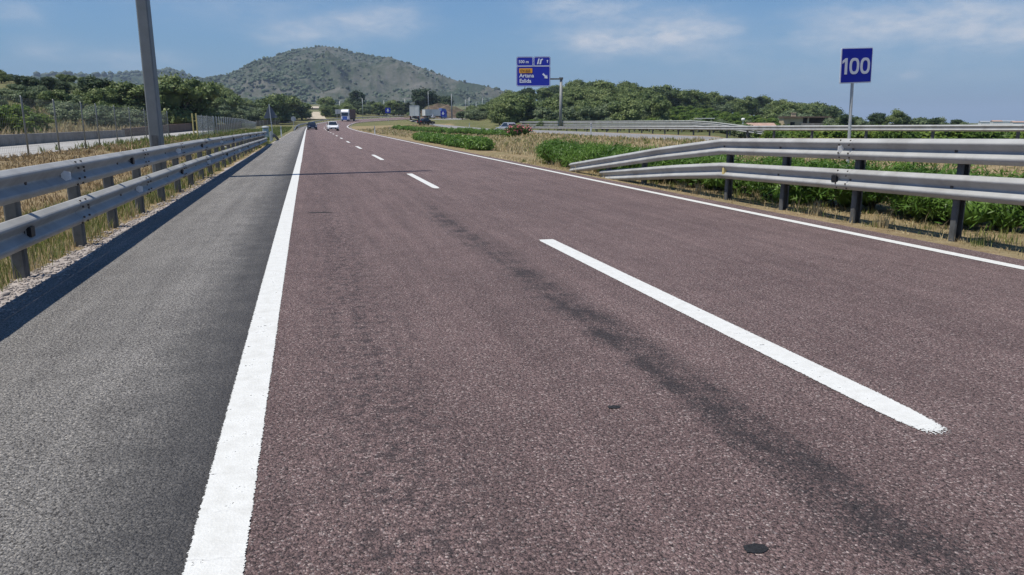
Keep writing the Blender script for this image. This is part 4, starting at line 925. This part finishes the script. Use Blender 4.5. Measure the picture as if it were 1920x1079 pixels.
RT = dict(pine=('rounded green pine in the wood that covers the right hill', 'tree', 'pines covering the right hill'), olive=('grey green bush at the foot of the wooded right hill', 'bush', 'grey green bushes on the right hill'), dark=('dark pine in the wood that covers the right hill', 'tree', 'dark pines on the right hill'))
fill(165, (945, 1560), (215, 335), ['pine', 'pine', 'pine', 'dark', 'olive'], (4.6, 7.2), RT, None, None, lambda x, D: D > 225 or x < 1190, seed=8, gap=3.6)
fill(85, (925, 1235), (146, 218), ['pine', 'olive', 'pine', 'olive'], (4.2, 6.4), RT, None, None, seed=9, gap=3.3)
fill(40, (850, 965), (205, 330), ['pine', 'olive', 'olive', 'pine'], (3.2, 5), RT, None, None, lambda x, D: x > 885 or D < 240, seed=10, gap=4.4)
fill(12, (1440, 1570), (170, 230), ['pine', 'olive', 'dark'], (4, 5.5), RT, None, None, seed=11, gap=4)
fill(44, (975, 1460), (128, 150), ['olive', 'citrus', 'olive'], (1.6, 2.8), dict(olive=('grey green bush behind the distant double-beam barrier', 'bush', 'grey green bushes behind the double-beam barrier'), citrus=('green bush behind the distant double-beam barrier', 'bush', 'green bushes behind the double-beam barrier')), None, None, seed=23, gap=2.0)
r = np.random.RandomState(33)
for i in range(70):
    x = r.uniform(982, 1468); D = float(np.interp(x, [975, 1100, 1200, 1295, 1400, 1474], [147, 119, 103, 92, 80, 74])) + r.uniform(0, 9); X, Y = at(x, D)
    plant('olive' if r.rand() < .5 else 'citrus', X, Y, r.uniform(.95, 1.35), 'low bush growing close behind the distant double-beam barrier', 'bush', 'low bushes right behind the double-beam barrier', 1.5)
fill(9, (768, 818), (297, 316), ['pine', 'olive', 'olive'], (2.0, 3.4), dict(pine=('small tree on the grassy left flank of the rock cutting', 'tree', 'trees on the cutting'), olive=('grey green bush on the left flank of the rock cutting', 'bush', 'bushes on the cutting')), None, None, seed=29, gap=2.6)
# separate round trees on the plain to the right
RP_ = [(1589, 212, 'dark', 1.0), (1573, 221, 'pine', .9), (1606, 219, 'pine', .8), (1617, 222, 'olive', .8), (1643, 210, 'dark', .95), (1661, 220, 'pine', .9), (1680, 206, 'pine', .95), (1697, 214, 'dark', 1.0), (1725, 219, 'olive', 1.4), (1752, 219, 'dark', 1.1), (1766, 223, 'olive', .9), (1795, 223, 'dark', 1.1), (1560, 224, 'olive', 1), (1812, 228, 'olive', 1)]
for i, (x, yt, k, w) in enumerate(RP_):
    plant_px(k, x, 135 + (i % 3) * 8, yt, {'dark': 'dark round tree on the flat land beside the blue 100 sign', 'pine': 'green round tree on the flat land beside the blue 100 sign', 'olive': 'low grey green bush on the flat land beside the blue 100 sign'}[k], 'tree' if k != 'olive' else 'bush', {'dark': 'dark trees on the plain', 'pine': 'green trees on the plain', 'olive': 'bushes on the plain'}[k], w * .9)
# orange orchard: terraces on the hill, rows behind the far barrier
r = np.random.RandomState(31)
for D, x0, x1 in ((166, 1215, 1470), (178, 1210, 1440), (190, 1205, 1420), (202, 1200, 1400), (214, 1195, 1350)):
    nn = int((x1 - x0) / FPX * D / 2.7)
    for i in range(nn):
        X, Y = at(x0 + (x1 - x0) * (i + r.uniform(-.15, .15)) / nn, D + r.uniform(-.6, .6)); plant('citrus', X, Y, r.uniform(1.7, 2.2), 'clipped orange tree in the terraced rows below the wooded hill', 'tree', 'orange trees on the terraces', 1.1)
for D, x0, x1 in ((57.5, 1478, 2500), (61.5, 1470, 2400), (66, 1460, 2300), (72, 1440, 2200), (80, 1430, 2100)):
    nn = int((x1 - x0) / FPX * D / 2.5)
    for i in range(nn):
        X, Y = at(x0 + (x1 - x0) * (i + r.uniform(-.2, .2)) / nn, D + r.uniform(-.5, .5)); g = tz(X, Y)
        plant('citrus', X, Y, 1.02 + r.uniform(-.12, .1) - g, 'leafy orange tree in the orchard behind the level single-beam barrier', 'tree', 'orange trees behind the far barrier', 1.15)

def hedge(name, label, path, w, h, n, n_each, leaf, mat, seed, aspect=1.6, up=0, core=.82, extra=None, cat='hedge'):
    rng = np.random.RandomState(seed); L = plen(path); lumps = []
    for i in range(n):
        c, t = along(path, rng.uniform(0, L)); nv = Vector((t.y, -t.x, 0)); a = rng.uniform(-.5, .5) * (w - .5); g = tz(c[0], c[1])
        r_ = rng.uniform(.26, .42); hh = h * rng.uniform(.72, 1.02); z = g + (hh - r_ if rng.rand() < .55 else rng.uniform(.18, max(.2, hh - r_)))
        lumps.append((c[0] + nv.x * a - path[0][0], c[1] + nv.y * a - path[0][1], z, r_ * 1.15, r_ * 1.15, r_))
    lumps = np.array(lumps); V, F, T = leafy(lumps, n_each, leaf, rng, aspect, up, core)
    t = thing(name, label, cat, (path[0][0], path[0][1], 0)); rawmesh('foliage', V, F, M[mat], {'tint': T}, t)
    mb = MB()
    for i in range(int(L / .8)):
        c, _ = along(path, .4 + i * .8); g = tz(c[0], c[1]); x, y = c[0] - path[0][0], c[1] - path[0][1]
        for q in range(3): mb.tube([(x, y, g - .1), (x + rng.uniform(-.2, .2), y + rng.uniform(-.2, .2), g + h * .6)], [.02, .01], 4)
    mb.build('stems', M['bark'], t); return t
hedge('hedge', 'long leafy oleander hedge right behind the ramped right barrier', [(9.55, 8.1), (9.6, 9.5), (9.25, 12), (9.2, 20), (9.0, 28.2)], 1.55, .86, 210, 560, .125, 'oleander', 5, 5.2, .9, .7)
hedge('hedge', 'short dark green hedge in the dry grass, nearer of the two distant hedges', [(9.45, 40.6), (9.5, 50), (9.75, 68)], 1.15, .71, 280, 150, .17, 'oleander', 6, 2.4, .4)
h3 = [at(x, D) for x, D in ((965, 80), (900, 92), (840, 106), (790, 124), (742, 150))]
hedge('hedge', 'long narrow hedge along the far carriageway, ending in pink flowers', h3, 1.3, .85, 420, 110, .2, 'oleander', 7, 2.2, .4)
hx, hy = at(972, 79); t = thing('oleander_bush', 'oleander bush full of pink flowers at the end of the long hedge', 'bush', (hx, hy, tz(hx, hy)))
rng = np.random.RandomState(9); lm = np.array([(rng.uniform(-1.0, 1.0), rng.uniform(-.6, .6), rng.uniform(.4, .8), .45, .45, .42) for i in range(14)])
V, F, T = leafy(lm, 110, .2, rng, 2.6, .5); rawmesh('foliage', V, F, M['oleander'], {'tint': T * .5}, t)
V, F, T = leafy(lm, 26, .17, rng, 1.1, 0, 0); rawmesh('flowers', V * (1.04, 1.04, 1.04), F, M['pink_flower'], {'tint': T}, t)['kind'] = 'stuff'
for i, (x, y, k) in enumerate(((9.7, 7.35, .42), (11.3, 27.6, .5))):
    rng = np.random.RandomState(40 + i); lm = np.array([(rng.uniform(-.3, .3), rng.uniform(-.3, .3), rng.uniform(.12, k), .2, .2, .18) for q in range(9)])
    t = thing('bush', ('small ragged bush past the near end of the oleander hedge', 'small green bush in the dry grass past the far end of the oleander hedge')[i], 'bush', (x, y, tz(x, y))); V, F, T = leafy(lm, 110, .12, rng, 2.4, .5); rawmesh('foliage', V, F, M['oleander'], {'tint': T * .6}, t)

# ------------------------------------------------------------------ grass
def blades(name, n, sampler, hr, mat, seed, wide=1.0, tuft=0, lean=.5):
    rng = np.random.RandomState(seed); xy = sampler(rng, n)
    if tuft: c = xy[rng.randint(0, len(xy), n)]; keep = rng.rand(n) < .65; xy = np.where(keep[:, None], c * 0 + xy[rng.randint(0, max(2, int(n / tuft)), n)] + rng.normal(size=(n, 2)) * .06, xy)
    z = terr(xy[:, 0], xy[:, 1]); D = np.hypot(xy[:, 0], xy[:, 1]); h = rng.uniform(hr[0], hr[1], n) * (.6 + .8 * rng.rand(n)); w = np.maximum(.0035, D * .00042) * wide
    a = rng.uniform(0, 2 * np.pi, n); dx, dy = np.cos(a), np.sin(a); ln = rng.uniform(.1, lean, n) * h; b = rng.uniform(0, 2 * np.pi, n)
    lx, ly = np.cos(b) * ln, np.sin(b) * ln
    V = np.stack([np.c_[xy[:, 0] - dx * w, xy[:, 1] - dy * w, z - .02], np.c_[xy[:, 0] + dx * w, xy[:, 1] + dy * w, z - .02],
                  np.c_[xy[:, 0] + lx * .35 + dx * w * .7, xy[:, 1] + ly * .35 + dy * w * .7, z + h * .6], np.c_[xy[:, 0] + lx * .35 - dx * w * .7, xy[:, 1] + ly * .35 - dy * w * .7, z + h * .6],
                  np.c_[xy[:, 0] + lx, xy[:, 1] + ly, z + h * .96]], 1).reshape(-1, 3)
    k = np.arange(n) * 5
    F = np.concatenate([np.stack([k, k + 1, k + 2], 1), np.stack([k, k + 2, k + 3], 1), np.stack([k + 3, k + 2, k + 4], 1)])
    o = rawmesh(name, V, F, M[mat], {'tint': np.repeat(rng.rand(n), 5)}); return tag(o, None, None, None, 'stuff')
def strip_s(x0, x1, y0, y1, near=1.0):
    def f(rng, n):
        u = rng.rand(n); y = y0 * (y1 / y0) ** (u ** near); return np.c_[rng.uniform(x0, x1, n), y]
    return f
def wedge(pa_, pb_, near=1.0):       # between two polylines given as (x, D)
    def f(rng, n):
        u = rng.rand(n); k = rng.rand(n) ** near
        A = np.array([at(x, D) for x, D in pa_]); B = np.array([at(x, D) for x, D in pb_]); i = u * (len(A) - 1)
        a = np.c_[np.interp(i, np.arange(len(A)), A[:, 0]), np.interp(i, np.arange(len(A)), A[:, 1])]; b = np.c_[np.interp(i, np.arange(len(B)), B[:, 0]), np.interp(i, np.arange(len(B)), B[:, 1])]
        return a + (b - a) * k[:, None]
    return f
blades('dry_grass', 20000, strip_s(-4.6, -2.78, 4.5, 62), (.03, .17), 'dryblade', 1, 1, 14)
blades('green_grass', 21000, strip_s(-4.4, -2.78, 4.5, 62), (.05, .2), 'greenblade', 2, 1, 20)
blades('dry_grass', 24000, strip_s(-8.8, -4.3, 9, 110), (.04, .16), 'strawblade', 3, 1.3, 10, 1.4)
blades('green_grass', 16000, strip_s(-9.5, -3.2, 30, 190, .6), (.1, .28), 'greenblade', 4, 1.4, 12)
blades('dry_grass', 5000, strip_s(7.8, 9.1, 4.5, 34), (.015, .06), 'dryblade', 5, 1, 12, 1.4)
blades('dry_grass', 700, strip_s(7.85, 8.6, 5, 30), (.1, .26), 'dryblade', 6, .8, 60)
blades('green_grass', 2500, strip_s(8.0, 9.6, 5, 30), (.04, .12), 'greenblade', 16, 1, 40)
MA = [(2300, 10), (1920, 13), (1500, 19), (1200, 26), (1000, 34), (900, 44), (800, 66), (720, 100), (670, 150)]
MBK = [(2300, 27), (1920, 31), (1480, 38), (1270, 49), (1100, 68), (985, 90), (900, 118), (835, 150), (790, 190)]
blades('dry_grass', 34000, wedge(MA, MBK, 1.2), (.06, .26), 'dryblade', 7, 1.3, 10)
blades('green_grass', 20000, wedge(MA, MBK, .9), (.06, .2), 'greenblade', 8, 1.3, 24)
blades('dry_grass', 22000, strip_s(-44, -13.6, 22, 95), (.35, .8), 'dryblade', 9, 1.3, 6)
blades('green_grass', 9000, strip_s(-60, -22, 55, 105), (.3, .7), 'greenblade', 10, 1.5, 8)
# loose stones on the gravel edge
rng = np.random.RandomState(12); Vs, Fs = [], []; o = 0
for i in range(2600):
    y = 4.2 * (24 / 4.2) ** rng.rand(); x = -2.62 + rng.normal() * .12; r_ = rng.uniform(.006, .022) * (1 + (rng.rand() < .03) * 1.6)
    v = ICO1[0] * rng.uniform(.6, 1.2, (len(ICO1[0]), 1)) * (r_, r_ * rng.uniform(.6, 1.2), r_ * .6) + (x, y, .008); Vs.append(v); Fs.append(ICO1[1] + o); o += len(v)
tag(rawmesh('gravel', np.concatenate(Vs), np.concatenate(Fs), M['stone']), kind='stuff')

# ------------------------------------------------------------------ rock cutting
def cutting():
    cx_, cy_ = at(838, 312); n, m_ = 46, 26; V = []; ax = Vector((CY, -SY)); ay = Vector((SY, CY))
    prof = [(760, 218), (790, 209), (805, 201), (822, 197), (838, 199), (852, 202), (866, 209), (880, 216), (893, 223)]
    for i in range(n):
        xi = 758 + 137 * i / (n - 1); top = np.interp(xi, [p[0] for p in prof], [p[1] for p in prof])
        for k in range(m_):
            f_ = k / (m_ - 1); D = 296 + 40 * f_; X, Y = at(xi, D); g = tz(X, Y) - .4; h = max(0, ht(top, 312, xi) - g)
            sh = sstep(.02, .42, f_) * (1 - sstep(.7, 1, f_)); q = mnoise.ridged_multi_fractal(Vector((X * .22, Y * .22, 0)), .9, 2.1, 4, 1, 2) - 1
            V.append((X, Y, g + h * sh + 1.5 * q * sh * (1 - .5 * f_)))
    i, k = np.meshgrid(np.arange(n - 1), np.arange(m_ - 1), indexing='ij'); F = np.stack([i * m_ + k, (i + 1) * m_ + k, (i + 1) * m_ + k + 1, i * m_ + k + 1], -1).reshape(-1, 4)
    return tag(rawmesh('terrain', np.array(V), F, M['cutting']), kind='structure')
cutting()

# ------------------------------------------------------------------ farm buildings
D = 150; X, Y = at(1509, D); g = tz(X, Y); t = thing('farmhouse', 'low ochre farm building with a flat roof, chimney and open porch', 'building', (X, Y, g), -rad(24)); k = D / FPX
hz = ht(221, D, 1509) - g; Wd = 7.6; L0 = -3.75
mb = MB(); a, b_ = L0, L0 + 3.4
mb.box(((a + b_) / 2, 2.2, hz / 2 - .2), (b_ - a, 4.4, hz + .4)); mb.build('wall', M['render_wall'], t)
mb = MB(); mb.box((.25, 2.0, hz + .11), (8.4, 5.0, .22)); rf_ = mb.build('roof', M['brown_wall'], t)
mb = MB(); mb.box((L0 + 1.9, 1.2, hz + .5), (.75, .6, .6)); mb.box((L0 + 1.9, 1.2, hz + .85), (.9, .75, .1)); mb.build('chimney', M['render_wall'], rf_)
mb = MB(); mb.box((L0 + 1.9, 4.2, hz / 2 - .2), (3.0, .25, hz + .4)); mb.box((2.0, 4.3, hz / 2 - .2), (4.6, .22, hz + .4)); mb.build('back_wall', M['brown_wall'], t)
for x in (.55, 4.1): mb = MB(); mb.box((x, 0, hz / 2 - .2), (.28, .28, hz + .4)); mb.build('pillar', M['render_wall'], t)
mb = MB(); mb.box((L0 + 1.6, -.03, hz * .45), (.8, .06, .8)); mb.build('window', M['glass'], t)
mb = MB(); mb.box((1.6, -.5, .55), (4.6, .18, 1.3)); mb.build('parapet', M['concrete'], t)
D = 105; X, Y = at(1430, D); g = tz(X, Y); t = thing('shed', 'long low shed with a weathered clay tile roof behind the far barriers', 'building', (X, Y, g), -rad(18)); hz = ht(237, D, 1430) - g
mb = MB(); mb.box((0, 1, hz / 2 - .2), (3.3, 2.2, hz + .4)); mb.build('wall', M['render_wall'], t)
mb = MB(); mb.prism([(-.35, -.05), (1.2, .38), (2.6, -.05), (2.6, -.15), (1.2, .26), (-.35, -.15)], (-1.8, 0, hz + .04), (0, 1, 0), (0, 0, 1), (1, 0, 0), 3.6); mb.build('roof', M['roof_tile'], t)
D = 160; X, Y = at(1318, D); g = tz(X, Y); t = thing('water_tank', 'small pale flat-roofed hut among the orchard terraces', 'hut', (X, Y, g), -rad(14)); hz = max(.6, ht(223, D, 1318) - g)
mb = MB(); mb.box((-.9, 0, hz / 2 - .2), (1.0, 1.6, hz + .4)); mb.build('wall', M['sign_back_pale'], t); mb = MB(); mb.box((.3, 0, hz + .06), (3.6, 2.0, .14)); mb.build('roof', M['white'], t); mb = MB(); mb.box((1.8, .6, hz / 2), (.15, .15, hz)); mb.build('pillar', M['sign_back_pale'], t)
# pale buildings on the far plain
for i, (x, D, w, yt) in enumerate(((1846, 700, 7, 229), (1868, 640, 6, 228), (1886, 760, 12, 228), (1908, 680, 8, 229.5))):
    X, Y = at(x, D); g = tz(X, Y); t = thing('distant_house', ('tiny white house far off on the plain, leftmost of four', 'tiny house with a dark roof far off, second of four', 'tiny wide white building far off, third of four', 'tiny white house far off by the right edge, last of four')[i], 'building', (X, Y, g), -rad(30)); h = max(2, ht(yt, D, x) - g)
    mb = MB(); mb.box((0, 0, h / 2 - .3), (w, 6, h + .4)); mb.build('wall', M['white'], t); mb = MB(); mb.prism([(-3.3, 0), (0, .9), (3.3, 0)], (-w / 2 - .2, 0, h - .1), (0, 1, 0), (0, 0, 1), (1, 0, 0), w + .4); mb.build('roof', M['roof_tile'] if i % 2 else M['sign_back_pale'], t)

# ------------------------------------------------------------------ vehicles (nose towards -y)
def wheel(t, x, y, r, w=.22):
    mb = MB(); mb.tube([(x - w / 2, y, r), (x - w / 2 + .03, y, r), (x + w / 2 - .03, y, r), (x + w / 2, y, r)], [r * .9, r, r, r * .9], 20); o = mb.build('wheel', M['dark'], t)
    sx_ = 1 if x > 0 else -1; mb = MB(); mb.tube([(x + sx_ * (w / 2 - .01), y, r), (x + sx_ * (w / 2 + .012), y, r)], [r * .62, r * .55], 14); mb.build('rim', M['rim'], o)
def loft(mb, secs):     # secs: (y, [(half width, z), ...]) mirrored cross-sections
    rings = [[(w, y, z) for w, z in s_] + [(-w, y, z) for w, z in reversed(s_)] for y, s_ in secs]; n = len(rings[0])
    vs = [p for q in rings for p in q]; fs = [(i * n + k, i * n + (k + 1) % n, (i + 1) * n + (k + 1) % n, (i + 1) * n + k) for i in range(len(rings) - 1) for k in range(n)]
    fs += [tuple(range(n - 1, -1, -1)), tuple(range((len(rings) - 1) * n, len(rings) * n))]; mb.add(vs, fs)
def make_car(name, label, paint, suv=False, L=4.4, W_=1.8, H_=1.48):
    t = thing(name, label, 'car'); hw = W_ / 2; bh = .98 if suv else .88; gc = .26 if suv else .2; r = .36 if suv else .32; f0 = -L / 2; b0 = L / 2; mb = MB()
    sec = lambda wb, wm_, wt, zb, zm, zt_: [(wb, zb), (wm_, zb + .12), (wm_, zm), (wt, zt_)]
    loft(mb, [(f0, sec(hw * .72, hw * .8, hw * .74, gc + .12, .52, .62)), (f0 + .12, sec(hw * .9, hw * .95, hw * .86, gc + .02, .6, .74)), (f0 + .5, sec(hw * .95, hw, hw * .9, gc, .68, bh - .1)),
              (f0 + 1.25, sec(hw * .96, hw, hw * .93, gc, .74, bh)), (b0 - .9, sec(hw * .96, hw, hw * .93, gc, .76, bh + .02)), (b0 - .15, sec(hw * .92, hw * .96, hw * .9, gc + .05, .74, bh - .02)), (b0, sec(hw * .8, hw * .86, hw * .8, gc + .16, .66, bh - .16))])
    body = mb.build('body', M[paint], t)
    mb = MB(); c0, c1 = f0 + 1.2, b0 - (.25 if suv else .6); top = H_
    loft(mb, [(c0, [(hw * .88, bh - .03), (hw * .84, bh - .01)]), (c0 + .75, [(hw * .9, bh - .02), (hw * .7, top - .03)]), (c0 + 1.1, [(hw * .9, bh - .02), (hw * .7, top)]), (c1 - .7, [(hw * .9, bh - .02), (hw * .7, top - .02)]), (c1, [(hw * .86, bh - .03), (hw * .74, bh + (.3 if suv else .05))])])
    mb.build('cabin', M[paint], t)
    mb = MB(); mb.add([(-hw * .8, c0 + .04, bh + .04), (hw * .8, c0 + .04, bh + .04), (hw * .65, c0 + .72, top - .06), (-hw * .65, c0 + .72, top - .06)], [(0, 1, 2, 3)]); mb.add([(-hw * .8, c0 + .0, bh + .055), (hw * .8, c0 + .0, bh + .055), (hw * .65, c0 + .69, top - .045), (-hw * .65, c0 + .69, top - .045)], [(0, 1, 2, 3)]); mb.build('windscreen', M['glass'], t)
    for s_ in (-1, 1):
        mb = MB(); mb.add([(s_ * (hw * .895 + .008), c0 + .35, bh + .04), (s_ * (hw * .895 + .008), c1 - .25, bh + .04), (s_ * (hw * .725 + .008), c1 - .72, top - .09), (s_ * (hw * .725 + .008), c0 + .85, top - .09)], [(0, 1, 2, 3)]); mb.build('side_window', M['glass'], t)
        mb = MB(); mb.prism([(-.16, -.07), (.15, -.05), (.17, .07), (-.12, .08)], (s_ * hw * .7, f0 + .03, .66), (s_, 0, 0), (0, 0, 1), (0, 1, 0), .06); mb.build('headlight', M['lamp'], t)
        mb = MB(); mb.box((s_ * hw * .74, b0 - .06, .78), (.26, .14, .2), 0, 0, .03); mb.build('tail_light', M['tail'], t)
        mb = MB(); mb.box((s_ * (hw + .1), c0 + .35, bh + .1), (.2, .1, .15), 0, 0, .03); mb.build('wing_mirror', M[paint], t)
        for y in (f0 + .85, b0 - .85): wheel(t, s_ * (hw - .1), y, r)
    mb = MB(); mb.box((0, f0 + .02, .5), (hw * .9, .05, .16), 0, 0, .02); mb.build('grille', M['black'], t)
    mb = MB(); mb.box((0, f0 + .06, gc + .1), (hw * 1.62, .14, .16), 0, 0, .04); mb.build('bumper', M['black'], t)
    mb = MB(); mb.box((0, f0 - .02, .38), (.5, .02, .11)); mb.build('number_plate', M['white'], t)
    mb = MB(); mb.add([(-hw * .74, c1 + .01, bh + .1), (hw * .74, c1 + .01, bh + .1), (hw * .64, c1 - .62, top - .1), (-hw * .64, c1 - .62, top - .1)], [(0, 1, 2, 3)]); mb.build('rear_window', M['glass'], t)
    return t
def put(t, x, D, rz): X, Y = at(x, D); t.location = (X, Y, tz(X, Y) + lift(D) + .015); t.rotation_euler = (0, 0, rad(rz)); return t
put(make_car('car', 'dark blue car driving towards the camera in the left lane', 'car_blue', False, 4.3, 1.78, 1.5), 584.7, 158, 3)
put(make_car('car', 'white high-bodied car coming along the middle of the road', 'car_white', True, 4.5, 1.9, 1.62), 623.3, 140, 2)
put(make_car('car', 'black car half hidden by the long hedge, driving away', 'car_black', False, 4.2, 1.75, 1.48), 799, 180, 120)
put(make_car('car', 'silver car with red tail lights behind the pink-flowered hedge end', 'car_silver', False, 4.3, 1.78, 1.5), 952, 112, 198)
put(make_car('car', 'pale grey car beyond the white box lorry, below the cutting', 'car_silver', True, 4.3, 1.8, 1.6), 806, 286, 230)
def lorry(name, label, cab, box, bl, bh, cabin=True, rear_detail=False, bw=2.5, skirt=None):
    t = thing(name, label, 'lorry'); z0 = 1.05
    if cabin:
        mb = MB(); loft(mb, [(-2.2, [(1.18, .45), (1.22, 1.6), (1.2, 2.0)]), (-2.14, [(1.22, .4), (1.25, 1.65), (1.22, 2.1)]), (-2.0, [(1.22, .4), (1.25, 2.2), (1.18, 3.05)]), (-1.6, [(1.22, .4), (1.25, 2.4), (1.1, 3.6)]), (0, [(1.22, .4), (1.25, 2.4), (1.12, 3.75)])]); c_ = mb.build('cab', M[cab], t)
        mb = MB(); mb.add([(-1.12, -2.24, 1.7), (1.12, -2.24, 1.7), (1.1, -2.1, 2.75), (-1.1, -2.1, 2.75)], [(0, 1, 2, 3)]); mb.build('windscreen', M['glass'], t)
        mb = MB(); mb.box((0, -2.2, 1.15), (1.5, .06, .7), 0, 0, .02); mb.build('grille', M['lorry_blue'], t)
        mb = MB(); mb.box((0, -2.18, .6), (2.4, .2, .42), 0, 0, .06); mb.build('bumper', M['lorry_blue' if skirt else 'black'], t)
        for s_ in (-1, 1):
            mb = MB(); mb.box((s_ * .95, -2.27, .68), (.36, .06, .2), 0, 0, .02); mb.build('headlight', M['lamp'], t)
            mb = MB(); mb.box((s_ * 1.42, -2.0, 2.2), (.22, .12, .75), 0, 0, .03); mb.build('wing_mirror', M['black'], t)
    y0 = .35; mb = MB(); mb.box((0, y0 + bl / 2, z0 + bh / 2), (bw, bl, bh)); b_ = mb.build('box_body', M[box], t)
    mb = MB()
    for z in (z0 + .03, z0 + bh - .03): mb.box((0, y0 + bl + .01, z), (bw + .02, .06, .1))
    for x in (-bw / 2 + .03, 0, bw / 2 - .03): mb.box((x, y0 + bl + .012, z0 + bh / 2), (.06 if x else .03, .05, bh - .2))
    mb.build('door_frame', M['sign_back_pale'], b_)
    mb = MB(); mb.box((0, y0 + bl / 2, .85), (1.0, bl - .3, .3)); mb.box((0, y0 + bl - .1, .6), (2.3, .12, .16)); mb.build('chassis', M['black'], t)
    for s_ in (-1, 1):
        for y in ((-1.2,) if cabin else ()) + (y0 + bl - 2.6, y0 + bl - 1.4): wheel(t, s_ * 1.05, y, .5, .3)
        mb = MB(); mb.box((s_ * 1.0, y0 + bl - .02, .85), (.36, .05, .14)); mb.build('tail_light', M['tail'], t)
    return t
put(lorry('lorry', 'white lorry cab pulling a brown trailer round the bend', 'car_white', 'trailer_brown', 9.5, 2.75, True, skirt=1), 649.5, 252, -14)
put(lorry('lorry', 'white box lorry seen from behind on the far carriageway', 'car_white', 'box_white', 7.5, 2.75), 779, 212, 170)
lo = put(lorry('lorry', 'white and blue lorry passing below the rock cutting', 'lorry_blue', 'box_white', 6.5, 2.3), 826, 288, 108)

# ------------------------------------------------------------------ the air
m, nt, b = nmat('haze'); nt.nodes.remove(b)
v = nt.nodes.new('ShaderNodeVolumePrincipled'); v.inputs['Color'].default_value = (.62, .76, .95, 1); v.inputs['Density'].default_value = HAZE
nt.links.new(v.outputs[0], nt.nodes['Material Output'].inputs['Volume'])
mb = MB(); mb.box((0, 0, 115), (22000, 22000, 250)); tag(mb.build('haze', m), kind='stuff')
